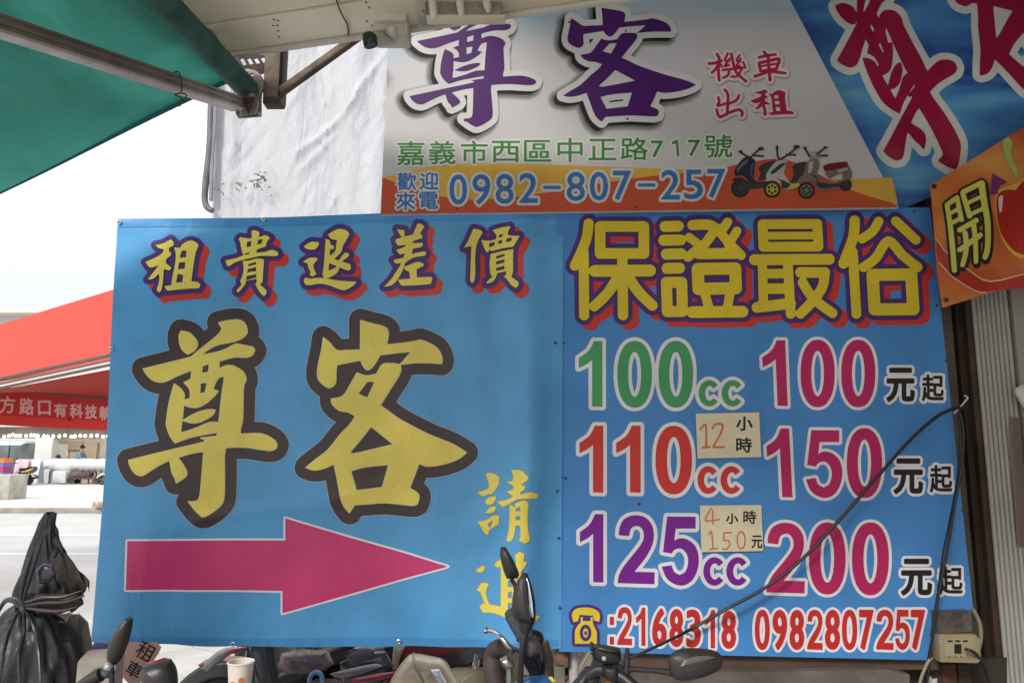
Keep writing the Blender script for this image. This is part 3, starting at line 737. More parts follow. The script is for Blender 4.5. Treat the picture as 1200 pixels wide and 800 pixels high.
lettering(ts, TOPP, [Glyph(strokes=[([(788.5, 168), (793, 165.5), (794.5, 182.5)], 1.55)]) if c == '1' else typed(c, org[k][0] + a / 5.714, org[k][1] + b_ / 5.714, org[k][0] + c_ / 5.714, org[k][1] + d / 5.714, .35) for c, a, b_, c_, d, k in AD],
          [(1.9, 'cream', (.62, .62, .56), 0, 0), (.01, 'leaf_green', (.045, .20, .055), 0, 0)], .28, 'panel', z0=1, label='green street address')
lettering(ts, TOPP, [typed(c, 450 + a / 5.714, 150 + b_ / 5.714, 450 + c_ / 5.714, 150 + d / 5.714, .45) for c, a, b_, c_, d in (('歡', 88, 300, 218, 420), ('迎', 238, 296, 366, 415), ('來', 80, 430, 212, 552), ('電', 236, 428, 364, 545))],
          [(1.9, 'white_board', (.56, .56, .55), 0, 0), (.01, 'sign_blue', (.04, .15, .38), 0, 0)], .25, 'panel', z0=2, label='four small blue characters')
PH = [('0', 438, 312, 557, 515, 0), ('9', 592, 310, 712, 515, 0), ('8', 748, 308, 868, 510, 0), ('2', 905, 303, 1030, 503, 0), ('-', 1065, 388, 1185, 412, 0), ('8', 80, 352, 203, 548, 1), ('0', 235, 352, 357, 545, 1), ('7', 390, 345, 512, 542, 1),
      ('-', 555, 430, 675, 452, 1), ('2', 712, 340, 838, 538, 1), ('5', 865, 338, 992, 535, 1), ('7', 1020, 333, 1142, 527, 1)]
gl = []
for c, a, b_, c_, d, k in PH:
    bx = (org[k][0] + a / 5.714, org[k][1] + b_ / 5.714, org[k][0] + c_ / 5.714, org[k][1] + d / 5.714)
    gl.append(Glyph(strokes=[([(bx[0] + 2, (bx[1] + bx[3]) / 2), (bx[2] - 2, (bx[1] + bx[3]) / 2)], 2.0)]) if c == '-' else typed(c, *bx, .5))
lettering(ts, TOPP, gl, [(3.0, 'white_board', (.56, .56, .55), 0, 0), (.01, 'sign_blue', (.04, .15, .38), 0, 0)], .3, 'panel', z0=2, label='blue mobile number')
for x, y in ((535, 244), (545, 142), (735, 140), (733, 37), (667, 27), (745, 243)): nail(TOPP, x, y, ts, RUST, .005, .004)
# the three printed scooters: flat shapes in the print
def P5(s): return [(840 + x / 5.4545, 150 + y / 5.4545) for x, y in pts(s)]
def prnt(name, s, col, cn, k): sheetmesh(name, [soften(P5(s))], TOPP, BASE + STEP * k, ink(cn, col, 'panel'), ts)
def dot(name, cx, cy, rx, ry, col, cn, k): sheetmesh(name, [[(840 + x / 5.4545, 150 + y / 5.4545) for x, y in sup(cx, cy, rx, ry, 2, 26)]], TOPP, BASE + STEP * k, ink(cn, col, 'panel'), ts)
CHR, GRY, TYR = (.17, .16, .16), (.045, .042, .042), (.02, .018, .018)
for (wx, wy, rw, hub, hc, q) in ((148, 388, 58, GRY, 'print_grey', 3), (352, 395, 54, (.45, .42, .03), 'lime_print', 5), (570, 402, 54, CHR, 'print_chrome', 7), (822, 366, 40, GRY, 'print_grey', 5)):
    dot('printed_tyre', wx, wy, rw, rw, TYR, 'tyre_print', q); dot('printed_rim', wx, wy, rw * .70, rw * .70, hub, hc, q + 1); dot('printed_disc', wx, wy, rw * .58, rw * .58, TYR, 'tyre_print', q + 1.4); dot('printed_hub', wx, wy, rw * .22, rw * .22, hub, hc, q + 1.8)
    for a_ in (0, 60, 120):
        ca, sa = math.cos(R(a_)) * rw * .6, math.sin(R(a_)) * rw * .6
        sheetmesh('printed_spoke', contours(fieldof([traced((840, 150), 5.4545, strokes=[('%f,%f %f,%f' % (wx - ca, wy - sa, wx + ca, wy + sa), 4)])], 1, .2), .01), TOPP, BASE + STEP * (q + 1.6), ink(hc, hub, 'panel'), ts)
prnt('printed_scooter', '110,285 130,240 170,195 205,180 245,210 240,260 235,330 260,345 330,345 310,385 215,390 205,345 165,305 120,310', (.018, .018, .045), 'print_navy', 4)
prnt('printed_seat', '262,255 300,230 370,208 390,225 350,250 330,300 300,340 262,335 280,290', (.04, .035, .035), 'print_black', 3)
prnt('printed_scooter', '312,305 335,265 380,215 450,205 440,240 425,290 470,360 525,355 520,375 470,392 430,395 400,330 360,318 320,330', (.40, .39, .38), 'print_white', 6)
prnt('printed_trim', '340,285 400,235 445,225 420,250 370,290 345,300', (.04, .035, .035), 'print_black', 7)
prnt('printed_seat', '480,255 500,230 560,218 590,230 560,270 540,320 500,355 465,350 490,300', (.05, .045, .045), 'print_black', 5)
prnt('printed_scooter', '550,305 570,230 600,205 640,200 655,235 640,290 665,345 740,350 800,330 800,290 770,300 720,330 690,300 700,265 840,245 862,290 855,330 800,345 750,395 650,402 620,360 600,335 545,345 525,355 535,320', (.17, .13, .11), 'print_bronze', 8)
prnt('printed_seat', '675,250 700,235 760,225 830,218 838,245 790,262 730,275 685,278', (.17, .012, .012), 'print_red', 9)
prnt('printed_headlamp', '585,180 600,160 640,152 660,175 650,200 600,205', (.30, .22, .19), 'print_rose', 9)
prnt('printed_highlight', '125,265 165,220 205,200 190,225 150,260 135,285', (.12, .12, .16), 'print_slate', 5)
prnt('printed_highlight', '215,235 235,225 225,290 235,325 222,330 212,290', (.06, .06, .12), 'print_violet', 5)
prnt('printed_frame', '150,330 215,345 250,350 330,352 300,385 215,392 160,395', (.03, .028, .03), 'print_black', 4.5)
prnt('printed_frame', '400,330 440,345 470,362 455,385 420,392', (.03, .028, .03), 'print_black', 6.6)
prnt('printed_trim', '455,380 520,352 530,372 480,392', (.45, .46, .05), 'lime_print', 6.8)
prnt('printed_shadow', '600,300 630,310 650,350 740,362 800,345 790,372 700,388 650,385 625,350', (.05, .04, .036), 'print_black', 8.6)
prnt('printed_highlight', '585,225 615,212 610,260 595,292 580,292', (.42, .36, .32), 'print_cream', 8.5)
prnt('printed_highlight', '765,270 830,258 835,270 775,290', (.40, .34, .30), 'print_cream', 8.7)
prnt('printed_headlamp', '598,168 612,160 628,164 626,182 606,186', (.40, .38, .36), 'print_pale', 9.6)
prnt('printed_fender', '512,348 535,312 580,300 625,318 640,352 600,345 560,338 530,352', (.24, .19, .16), 'print_bronze', 9)
prnt('printed_fender', '300,345 325,325 365,320 405,345 412,372 380,345 345,338', (.42, .41, .40), 'print_white', 7.5)
prnt('printed_fender', '95,345 110,325 150,318 195,340 200,365 160,340 120,340', (.02, .02, .045), 'print_navy', 5.5)
for s, k in (('150,158 205,192', 4), ('282,130 225,180 215,205', 4), ('235,178 295,182', 4), ('383,130 388,185 400,200', 6), ('515,125 445,180 400,205', 6), ('445,172 500,175', 6), ('560,130 590,185', 9), ('692,128 640,170', 9), ('640,180 705,180', 9)):
    g = traced((840, 150), 5.4545, strokes=[(s, 6)]); sheetmesh('printed_handlebar', contours(fieldof([g], 1, .25), .01), TOPP, BASE + STEP * k, ink('print_black', (.04, .035, .035), 'panel'), ts)
for cx, cy, rx, ry in ((150, 154, 13, 9), (280, 136, 20, 12), (383, 130, 9, 16), (508, 124, 22, 12), (562, 132, 12, 9), (693, 128, 14, 8)): dot('printed_mirror', cx, cy, rx, ry, (.04, .035, .035), 'print_black', 7)

# blue banner at the upper right, hung across the corner
def bwave(x, y): return .010 * math.sin((x * .5 + y) / 26.0) + .007 * math.sin((x - y * .6) / 15.0 + 1) * gau(y, 190, 60)
BLUP = Plane((0, D + .03, 0), Vector((-.10, -1, .02)), bwave)
bb = thing('vinyl_banner', 'glossy deep blue banner with slanted crimson characters in the upper right corner', 'banner')
SB = bpy.data.materials.new('blue_swirl_print'); SB.use_nodes = True
t = SB.node_tree; b = t.nodes['Principled BSDF']; Lk = t.links.new; b.inputs['Roughness'].default_value = .38
uv = t.nodes.new('ShaderNodeUVMap'); mp = t.nodes.new('ShaderNodeMapping'); mp.inputs['Scale'].default_value = (1.5, 4.2, 1); mp.inputs['Rotation'].default_value = (0, 0, R(-22)); Lk(uv.outputs[0], mp.inputs[0])
ns = t.nodes.new('ShaderNodeTexNoise'); ns.inputs['Scale'].default_value = 2.3; ns.inputs['Detail'].default_value = 3; ns.inputs['Distortion'].default_value = 1.0; Lk(mp.outputs[0], ns.inputs['Vector'])
rp = t.nodes.new('ShaderNodeValToRGB'); Lk(ns.outputs['Fac'], rp.inputs[0]); els = rp.color_ramp.elements
els[0].position = .32; els[0].color = (.012, .015, .10, 1); els[1].position = .72; els[1].color = (.16, .42, .62, 1)
for p_, c_ in ((.42, (.025, .08, .30)), (.52, (.05, .20, .50)), (.62, (.09, .32, .60))):
    e = els.new(p_); e.color = (*c_, 1)
Lk(rp.outputs[0], b.inputs['Base Color'])
o = wavy_sheet('sheet', [(885, -60), (1420, -60), (1420, 90), (1040, 252)], BLUP, .001, SB, bb, 8)
def addwaveuv(o, plane):
    me = o.data; l = me.uv_layers.new(name='UVMap')
    C = [None] * len(me.vertices)
    for i, v in enumerate(me.vertices):
        d = v.co - CAM
        yy = Vector((0, math.cos(TILT), math.sin(TILT))); up = Vector((0, -math.sin(TILT), math.cos(TILT)))
        C[i] = (600 + F * d.x / d.dot(yy), 400 - F * d.dot(up) / d.dot(yy))
    for lp in me.loops: l.data[lp.index].uv = (C[lp.vertex_index][0] / 1200, 1 - C[lp.vertex_index][1] / 800)
addwaveuv(o, BLUP)
RM = fit([A6(Z0, p) for p in ((78, 1075), (178, 435), (1105, 965), (585, 1470), (400, 952), (395, 540))], [(930 + x / 3.2, y / 3.2) for x, y in ((352, 590), (188, 222), (618, 250), (608, 605), (372, 430), (238, 210))])
rt = np.array(RM)[:, :2]; tip = np.array(A6(K0, (52, 1125)))
RM2 = np.hstack([rt, (np.array([1149, 88]) - rt @ tip).reshape(2, 1)])
BG = [G_ZUN.map(RM), G_KE.map(RM2)]
for g in BG: g.grow = 1.6
lettering(bb, BLUP, BG, [(8.2, 'white_gloss', (.66, .68, .64), 0, 0), (.01, 'deep_crimson', (.33, .007, .05), 0, 0)], .6, cut=CUT, label='slanted crimson characters with white rims')

# orange banner with an apple
def owave(x, y): return .008 * math.sin((x + y * .4) / 14.0) + .005 * math.sin(y / 19.0)
ORP = Plane((0, D - .12, 0), Vector((-.06, -1, 0)), owave)
ob = thing('vinyl_banner', 'orange banner with a printed apple and one yellow-green character at the right edge', 'banner')
SO = bpy.data.materials.new('orange_print'); SO.use_nodes = True
t = SO.node_tree; b = t.nodes['Principled BSDF']; Lk = t.links.new; b.inputs['Roughness'].default_value = .45
uv = t.nodes.new('ShaderNodeUVMap'); ns = t.nodes.new('ShaderNodeTexNoise'); ns.inputs['Scale'].default_value = 14; ns.inputs['Detail'].default_value = 3; Lk(uv.outputs[0], ns.inputs['Vector'])
rp = t.nodes.new('ShaderNodeValToRGB'); Lk(ns.outputs['Fac'], rp.inputs[0]); els = rp.color_ramp.elements
els[0].position = .35; els[0].color = (.46, .085, .018, 1); els[1].position = .68; els[1].color = (.62, .27, .06, 1); e = els.new(.52); e.color = (.56, .15, .03, 1)
Lk(rp.outputs[0], b.inputs['Base Color'])
o = wavy_sheet('sheet', [(1090, 217), (1420, 12), (1420, 262), (1103, 361)], ORP, .001, SO, ob, 7); addwaveuv(o, ORP)
def of(name, s, col, cn, k, soft=True):
    P = [(1085 + x / 3.634, 140 + y / 3.634) for x, y in pts(s)]
    sheetmesh(name, [soften(P) if soft else P], ORP, .0015 + .0012 * k, ink(cn, col), ob, 7)
of('ribbon_print', '45,505 100,580 190,650 280,690 420,660 520,610 520,680 420,715 300,725 215,730 120,680 60,610', (.42, .035, .02), 'ribbon_red', 0)
of('ribbon_line', '45,503 100,578 190,646 280,684 420,655 420,660 280,690 190,652 100,584 45,511', (.75, .5, .3), 'ribbon_gold', 1)
of('ribbon_line', '60,606 120,676 215,726 260,732 258,738 215,732 120,682 60,613', (.75, .5, .3), 'ribbon_gold', 1)
of('halo_print', '290,340 310,300 350,285 400,262 440,235 500,230 600,330 590,480 500,590 400,590 330,520 295,430', (.70, .42, .05), 'halo_gold', 0)
of('apple_print', '295,350 310,315 345,300 385,300 430,250 480,240 560,300 580,420 520,540 440,585 380,560 320,490 298,420', (.42, .02, .015), 'apple_red', 1)
of('apple_shine', '303,345 315,325 325,330 318,390 308,400', (.75, .6, .6), 'shine_pink', 2)
of('leaf_print', '320,95 340,80 360,105 355,150 385,210 395,250 375,235 335,180 325,140', (.38, .46, .10), 'leaf_lime', 2)
of('plum_print', '280,230 310,250 345,268 310,290 300,320 266,325 275,280', (.16, .03, .14), 'plum', 2)
kai = traced((1090, 200), 5.333, strokes=[('108,215 122,330 135,480 147,625', 15), ('108,212 172,165', 15), ('172,165 190,310', 14), ('125,268 175,240', 12), ('132,330 188,298', 13), ('208,140 238,290', 15), ('212,130 315,80', 16), ('320,80 328,200 345,330 352,480 340,540', 19), ('230,205 300,172', 12), ('240,280 315,245', 13),
   ('178,375 275,318', 16), ('178,498 300,410', 16), ('208,395 215,500 195,592', 15), ('258,340 272,470 280,570', 15)])
lettering(ob, ORP, [kai], [(2.6, 'black', BLK, 1.6, 2.2), (2.6, 'black', BLK, 0, 0), (.01, 'yellow_green', (.62, .58, .10), 0, 0)], .3, z0=1, cut=7)
for x, y in ((1094, 219), (1107, 352)): grommet(ORP, x, y, ob, RUST, .010, .004)

# ---------------------------------------------------------------- ground, road, kerb
def groundmat(name, c1, c2, sc, bump, rough=.9, cracks=True):
    m = bpy.data.materials.new(name); m.use_nodes = True; t = m.node_tree; b = t.nodes['Principled BSDF']; L = t.links.new
    tc = t.nodes.new('ShaderNodeTexCoord'); n = t.nodes.new('ShaderNodeTexNoise'); n.inputs['Scale'].default_value = sc; n.inputs['Detail'].default_value = 9; n.inputs['Roughness'].default_value = .65
    L(tc.outputs['Object'], n.inputs['Vector']); r = t.nodes.new('ShaderNodeValToRGB'); r.color_ramp.elements[0].position = .3; r.color_ramp.elements[1].position = .7
    r.color_ramp.elements[0].color = (*c1, 1); r.color_ramp.elements[1].color = (*c2, 1); L(n.outputs['Fac'], r.inputs[0])
    n2 = t.nodes.new('ShaderNodeTexNoise'); n2.inputs['Scale'].default_value = 90; n2.inputs['Detail'].default_value = 4; L(tc.outputs['Object'], n2.inputs['Vector'])
    mm = t.nodes.new('ShaderNodeMix'); mm.data_type = 'RGBA'; mm.blend_type = 'MULTIPLY'; mm.inputs['Factor'].default_value = .5
    r2 = t.nodes.new('ShaderNodeValToRGB'); r2.color_ramp.elements[0].color = (.6, .6, .6, 1); r2.color_ramp.elements[0].position = .35; r2.color_ramp.elements[1].position = .6; L(n2.outputs['Fac'], r2.inputs[0])
    L(r.outputs[0], mm.inputs['A']); L(r2.outputs[0], mm.inputs['B'])
    out = mm.outputs['Result']
    if cracks:
        v = t.nodes.new('ShaderNodeTexVoronoi'); v.feature = 'DISTANCE_TO_EDGE'; v.inputs['Scale'].default_value = .9; L(tc.outputs['Object'], v.inputs['Vector'])
        r3 = t.nodes.new('ShaderNodeValToRGB'); r3.color_ramp.elements[0].color = (.55, .52, .5, 1); r3.color_ramp.elements[1].position = .012; L(v.outputs[0], r3.inputs[0])
        m3 = t.nodes.new('ShaderNodeMix'); m3.data_type = 'RGBA'; m3.blend_type = 'MULTIPLY'; m3.inputs['Factor'].default_value = .7; L(out, m3.inputs['A']); L(r3.outputs[0], m3.inputs['B']); out = m3.outputs['Result']
    L(out, b.inputs['Base Color']); b.inputs['Roughness'].default_value = rough
    bp = t.nodes.new('ShaderNodeBump'); bp.inputs['Strength'].default_value = bump; bp.inputs['Distance'].default_value = .01; L(n2.outputs['Fac'], bp.inputs['Height']); L(bp.outputs[0], b.inputs['Normal'])
    return m
def sheet(name, x0, x1, y0, y1, z, m):
    return meshobj(name, [(x0, y0, z), (x1, y0, z), (x1, y1, z), (x0, y1, z)], [(0, 1, 2, 3)], m, kind='structure')
sheet('ground', -400, 400, -200, 900, -.01, groundmat('earth_grey', (.28, .27, .25), (.36, .35, .33), .4, .3, cracks=False))
sheet('pavement', -30, 30, -12, 8.0, .0, groundmat('concrete_pavement', (.34, .33, .31), (.52, .51, .48), 1.1, .5))
sheet('road', -120, 80, 8.0, 20.0, -.004, groundmat('asphalt_road', (.35, .35, .34), (.45, .45, .44), .6, .3, cracks=False))
LINE = mat('road_paint', (.58, .58, .57), .7, 0, .12, 6)
sheet('road_marking', -90, 30, 12.0, 12.14, .0, LINE)
sheet('road_marking', -90, 30, 14.7, 14.85, .0, LINE)
KB = mat('kerb_concrete', (.30, .27, .23), .9, 0, .35, 1.5, .3, 30)
boxm('kerb', (-10, 20.15, .05), (160, .3, .16), KB, kind='structure', bev=.02)
sheet('sidewalk', -100, 80, 20.3, 37.4, .10, groundmat('far_pavement', (.44, .43, .41), (.54, .53, .51), .5, .2, cracks=False))
rub = mat('rubble', (.34, .25, .18), .95, 0, .4, 9, .4, 30)
for k, (px, w_, h_) in enumerate(((84, .9, .22), (93, .5, .15), (104, .55, .3))):
    c = WZ(px, 601, .13); pl = []
    bm = bmesh.new(); bmesh.ops.create_icosphere(bm, subdivisions=2, radius=1)
    for v in bm.verts:
        q = 1 + .3 * math.sin(v.co.x * 5 + k) * math.cos(v.co.y * 4 + k * 2)
        v.co = Vector((v.co.x * w_ * .5 * q, v.co.y * .25 * q, max(0, v.co.z) * h_ * q)) + Vector((c.x, 20.15, .13))
    me = bpy.data.meshes.new('rubble'); bm.to_mesh(me); bm.free()
    o = link('rubble_heap', me, rub, None, False); tag(o, ['low brown rubble heap on the far kerb, leftmost', 'smallest brown rubble heap on the far kerb, in the middle', 'tallest brown rubble heap on the far kerb, nearest the blue banner'][k], 'rubble', 'rubble heaps on the kerb')

# ---------------------------------------------------------------- far shops over the road
YF = 38.0
fs = thing('shop_building', 'pale open-fronted shop building across the road behind the red tent', 'building')
WHITE = mat('white_render', (.52, .515, .51), .8, 0, .06, .7)
DARKF = mat('dark_fascia', (.05, .045, .04), .7, 0, .3, 1)
BEI = mat('beige_wall', (.60, .53, .42), .8, 0, .1, .5)
def fbox(name, x0, x1, y0p, y1p, yd, dep, m, parent, bev=0):
    a, b = W(x0, y0p, yd), W(x1, y1p, yd)
    return boxm(name, ((a.x + b.x) / 2, yd + dep / 2, (a.z + b.z) / 2), (abs(b.x - a.x), dep, abs(a.z - b.z)), m, parent, bev=bev)
fbox('wall', -700, 330, 366, 500, YF, 8, WHITE, fs)
fbox('eave', -720, 340, 361, 366, YF - .8, 9, mat('eave_beige', (.62, .58, .5), .8), fs)
fbox('fascia', -700, 330, 500, 513, YF - .02, .5, DARKF, fs)
fbox('back_wall', 50, 330, 513, 566, YF + 4.5, .2, BEI, fs)
fbox('shop_floor', -700, 330, 567.2, 568.4, YF - .4, 5, mat('floor_tile', (.55, .53, .5), .5), fs)
for a, b_ in ((-330, -312), (-160, -145), (42, 57), (190, 208)): fbox('pillar', a, b_, 513, 567.5, YF - .1, .5, WHITE, fs)
gl = mat('shop_glass', (.09, .10, .11), .12, 0, .4, 1.5)
for a, b_ in ((-308, -240), (-236, -165), (-140, -60), (-56, 8), (11, 38)):
    f = fbox('window', a, b_, 517, 567.5, YF + .3, .08, mat('alu_frame', (.45, .45, .45), .4, .8), fs)
    fbox('pane', a + 1.5, b_ - 1.5, 519, 566, YF + .24, .03, gl, f)
for a, b_, c, d, cl in ((60, 78, 520, 541, (.72, .70, .66)), (80, 96, 517, 527, (.45, .36, .25)), (98, 112, 518, 545, (.50, .40, .28)), (58, 62, 519, 526, (.6, .04, .03))):
    fbox('wall_panel', a, b_, c, d, YF + 4.3, .1, mat('panel_%d' % a, cl, .7), fs)
fbox('ceiling_lamp', -45, 24, 518.5, 520.5, YF + .1, .1, mat('tube_light', (1, .98, .92), .5, emit=4), fs)
for k_ in range(4): boxm('ceiling_lamp', (W(64 + k_ * 22, 514, YF + 3).x, YF + 2.2, 2.72), (.9, .12, .06), mat('interior_fill_tube', (1, .97, .9), .5, emit=22), fs)  # tubes hidden behind the fascia, added to brighten the deep interior
sl = thing('string_lights', 'row of small warm bulbs strung under the dark shop fascia', 'lights')
BULB = mat('bulb_glow', (1, .90, .66), .4, emit=9)
random.seed(2)
wire = [W(-60 + i * 14, 509 + .8 * math.sin(i * 1.7), YF - .25) for i in range(26)]
tube('cable', wire, .012, DARKF, sl, 5, 1)
bx = -40
while bx < 180:
    c = W(bx, 510.6 + random.uniform(-1.2, 1.0), YF - .25); lathe('bulb', [(.001, -.07), (.055, -.04), (.065, 0), (.045, .05), (.02, .08)], c, (0, 0, 1), BULB, sl, 8); bx += random.uniform(3.5, 7.5)

# goods and people in front of the far shops
def skinbody(name, joints, edges, radii, m, parent=None):
    me = bpy.data.meshes.new(name); me.from_pydata(joints, edges, []); o = bpy.data.objects.new(name, me); COL.objects.link(o)
    sk = o.modifiers.new('skin', 'SKIN'); me.skin_vertices.new(name='') if not me.skin_vertices else None
    for v, r_ in zip(me.skin_vertices[0].data, radii): v.radius = (r_, r_)
    me.skin_vertices[0].data[0].use_root = True
    ss = o.modifiers.new('sub', 'SUBSURF'); ss.levels = 1; ss.render_levels = 1
    dg = bpy.context.evaluated_depsgraph_get(); dg.update()
    m2 = bpy.data.meshes.new_from_object(o.evaluated_get(dg)); bpy.data.objects.remove(o); bpy.data.meshes.remove(me)
    return link(name, m2, m, parent, True)
def person(px, py_feet, yd, h, lean, shirt, hair, seated, lab, trouser):
    b = W(px, py_feet, yd); b.z = .12
    p = thing('person', lab, 'person')
    s = h / 1.7; L = lean
    hip = .92 if not seated else .5
    J = [(0, 0, hip), (L * .08, 0, hip + .25), (L * .16, 0, hip + .48), (L * .20, 0, hip + .58), (L * .22, -.02, hip + .70), (L * .16 - .0, -.19, hip + .46), (L * .16 + .12, -.25, hip + .2), (L * .16 + .34, -.2, hip + .18), (L * .16, .19, hip + .46), (L * .16 + .10, .25, hip + .2), (L * .16 + .34, .2, hip + .18)]
    if seated: J += [(.4, -.1, .52), (.42, -.1, .06), (.4, .1, .52), (.42, .1, .06)]
    else: J += [(.02, -.1, .48), (-.02, -.11, .06), (.0, .1, .48), (.04, .11, .06)]
    J = [(b.x + x * s, yd + y * s, b.z + z * s) for x, y, z in J]
    E = [(0, 1), (1, 2), (2, 3), (3, 4), (2, 5), (5, 6), (6, 7), (2, 8), (8, 9), (9, 10), (0, 11), (11, 12), (0, 13), (13, 14)]
    Rr = [.15, .14, .16, .055, .10, .065, .045, .03, .065, .045, .03, .08, .05, .08, .05]
    skin = mat('skin', (.45, .28, .2), .6)
    skinbody('body', J, E, [r * s for r in Rr], skin, p)
    SJ = [J[0], J[1], J[2], J[5], J[6], J[8], J[9]]
    skinbody('shirt', SJ, [(0, 1), (1, 2), (2, 3), (3, 4), (2, 5), (5, 6)], [.17 * s, .165 * s, .18 * s, .085 * s, .065 * s, .085 * s, .065 * s], shirt, p)
    skinbody('trousers', [J[0], J[11], J[12], J[13], J[14]], [(0, 1), (1, 2), (0, 3), (3, 4)], [.165 * s, .1 * s, .07 * s, .1 * s, .07 * s], trouser, p)
    hd = J[4]
    bm = bmesh.new(); bmesh.ops.create_uvsphere(bm, u_segments=12, v_segments=8, radius=.118 * s)
    for v in bm.verts: v.co = Vector((v.co.x * 1.02 - .02 * s, v.co.y, max(v.co.z, -.03 * s) * 1.15 + .03 * s)) + Vector(hd)
    me = bpy.data.meshes.new('hair'); bm.to_mesh(me); bm.free(); link('hair', me, hair, p, True)
    return p
HAIR = mat('black_hair', (.02, .016, .014), .6)
person(88, 563, YF + .8, 1.75, 1.2, mat('blue_shirt', (.16, .26, .46), .8), HAIR, False, 'standing person in a blue shirt leaning over the white covered table', mat('pale_trousers', (.6, .62, .65), .8))
person(61, 565, YF - .2, 1.7, 1.0, mat('dark_shirt', (.04, .04, .05), .8), HAIR, True, 'seated person in dark clothes beside the white pillar across the road', mat('dark_trousers', (.04, .04, .05), .8))
ct = thing('covered_stall', 'long stall across the road covered with a sagging white sheet', 'stall')
WS = mat('white_sheet', (.58, .59, .61), .8, 0, .03, 2, .5, 3)
a = W(57, 549, YF - 1.3); b_ = W(150, 549, YF - 1.3); n = 44; vs = []; fs_ = []
for i in range(n + 1):
    x = a.x + (b_.x - a.x) * i / n
    for j, (dy, z) in enumerate(((-.52, .62), (-.56, 1.05), (-.5, 1.22), (0, 1.25), (.5, 1.24), (.56, 1.0), (.52, .7), (0, 1.12))):
        q = (.06 * math.sin(i * 1.9 + j) + .05 * math.sin(i * .7 + j * 2)); e = .75 if i in (0, n) else 1
        vs.append((x, YF - 1.3 + dy * (1 + q) * e, z + q * .35 + (.12 * math.sin(i * .41 + 1) if j == 0 else 0) - (.22 if j in (0, 6) and 10 < i < 26 else 0) * 0 + (.1 * math.sin(i * .33) if j < 1 else 0)))
for i in range(n):
    for j in range(8): fs_.append((i * 8 + j, i * 8 + (j + 1) % 8, i * 8 + 8 + (j + 1) % 8, i * 8 + 8 + j))
fs_ += [tuple(range(8)), tuple(n * 8 + j for j in range(8))]
meshobj('sheet_cover', vs, fs_, WS, ct, True)
for i in range(5):
    for dy in (-.35, .35):
        q = W(63 + i * 18, 560, YF - 1.3); tube('leg', [(q.x, YF - 1.3 + dy, .1), (q.x, YF - 1.3 + dy, .7)], .03, DARKF, ct, 8)
o = boxm('storage_box', (W(72.5, 560, YF - 2).x, YF - 2.0, .43), (.62, .5, .56), mat('grey_plastic', (.50, .52, .52), .6), bev=.04); tag(o, 'pale grey plastic bin on the ground under the sheeted stall', 'bin')
q = W(101, 560, YF - 1.9); t_ = thing('hand_cart', 'dark folded hand cart with small wheels beneath the sheeted stall', 'cart')
boxm('tray', (q.x, YF - 1.9, .38), (1.5, .6, .08), DARKF, t_, bev=.02); boxm('load', (q.x - .2, YF - 1.9, .54), (.9, .45, .22), mat('dark_load', (.10, .06, .05), .8, 0, .5, 3), t_, bev=.06)
for dx in (-.55, .55):
    for dy in (-.22, .22): lathe('wheel', [(.02, -.03), (.12, -.03), (.12, .03), (.02, .03)], (q.x + dx, YF - 1.9 + dy, .22), (0, 1, 0), DARKF, t_, 12)
tube('handle', [(q.x + .7, YF - 2.1, .42), (q.x + 1.1, YF - 2.1, .95), (q.x + 1.1, YF - 1.7, .95), (q.x + .7, YF - 1.7, .42)], .02, STEEL, t_, 8, 0)
def aboard(x0, x1, y0, y1, yd, cols, lab, words=None):
    o = thing('display_board', lab, 'board'); a, b2 = W(x0, y0, yd), W(x1, y1, yd); cx = (a.x + b2.x) / 2; wd = b2.x - a.x; top = a.z
    for s_ in (-1, 1):
        M = Matrix.Rotation(s_ * .16, 3, 'X'); boxm('panel', (cx, yd + s_ * .17, (top + .12) / 2), (wd, .04, top - .1), mat(lab[:9], cols[0], .6), o, rot=M, bev=.008)
    M = Matrix.Rotation(-.16, 3, 'X')
    for k, c in enumerate(cols[1:]):
        boxm('poster', (cx + (k % 2 - .5) * wd * .12, yd - .205 + .0 - k * .02 + (.06 if k else 0) * .9, .35 + .38 * k), (wd * .7, .012, .30), mat(lab[:9] + str(k), c, .6, 0, .3, 4), o, rot=M)
aboard(20.5, 33, 538, 566, YF - 2.6, [(.70, .45, .50), (.62, .10, .22), (.25, .30, .45)], 'pink poster board with a red picture beside the parked far scooter')
aboard(37, 48, 538, 558, YF - 1.4, [(.55, .66, .70), (.70, .74, .75), (.3, .5, .55)], 'pale blue poster board leaning on the white pillar')
cr = W(2, 548, 34.0)
for k, (c, h) in enumerate((((.16, .12, .42), .3), ((.50, .03, .08), .16), ((.16, .12, .42), .2), ((.50, .03, .08), .16), ((.16, .12, .42), .2), ((.72, .18, .03), .2))):
    z = .1 + sum((.3, .16, .2, .16, .2, .2)[:k])
    o = thing('crate', ['bottom violet crate of the far crate stack', 'red crate just above the bottom violet crate of the far stack', 'violet crate between the two red crates of the far stack', 'upper red crate of the far crate stack', 'violet crate directly below the orange one in the far stack', 'orange crate topping the far stack by the concrete block'][k], 'crate', 'plastic crates stacked across the road')
    cm = mat('crate_%.2f' % c[1], c, .5)
    for dx, dy, sx, sy in ((0, -.28, .9, .03), (0, .28, .9, .03), (-.44, 0, .03, .55), (.44, 0, .03, .55)): boxm('side', (cr.x + dx * .6, 34 + dy, z + h / 2), (sx if sx < .1 else .53, sy, h - .012), cm, o)
    boxm('base', (cr.x, 34, z + .012), (.52, .53, .02), cm, o); boxm('rim', (cr.x, 34 - .3, z + h - .03), (.57, .025, .03), cm, o)
blk = W(0, 576, 24); o = boxm('concrete_block', (W(-16, 580, 24).x, 24.4, .48), (1.45, .9, .78), mat('concrete_block', (.36, .34, .29), .9, 0, .2, 3, .3, 30), bev=.04); tag(o, 'grey concrete block on the far pavement below the crate stack', 'block')

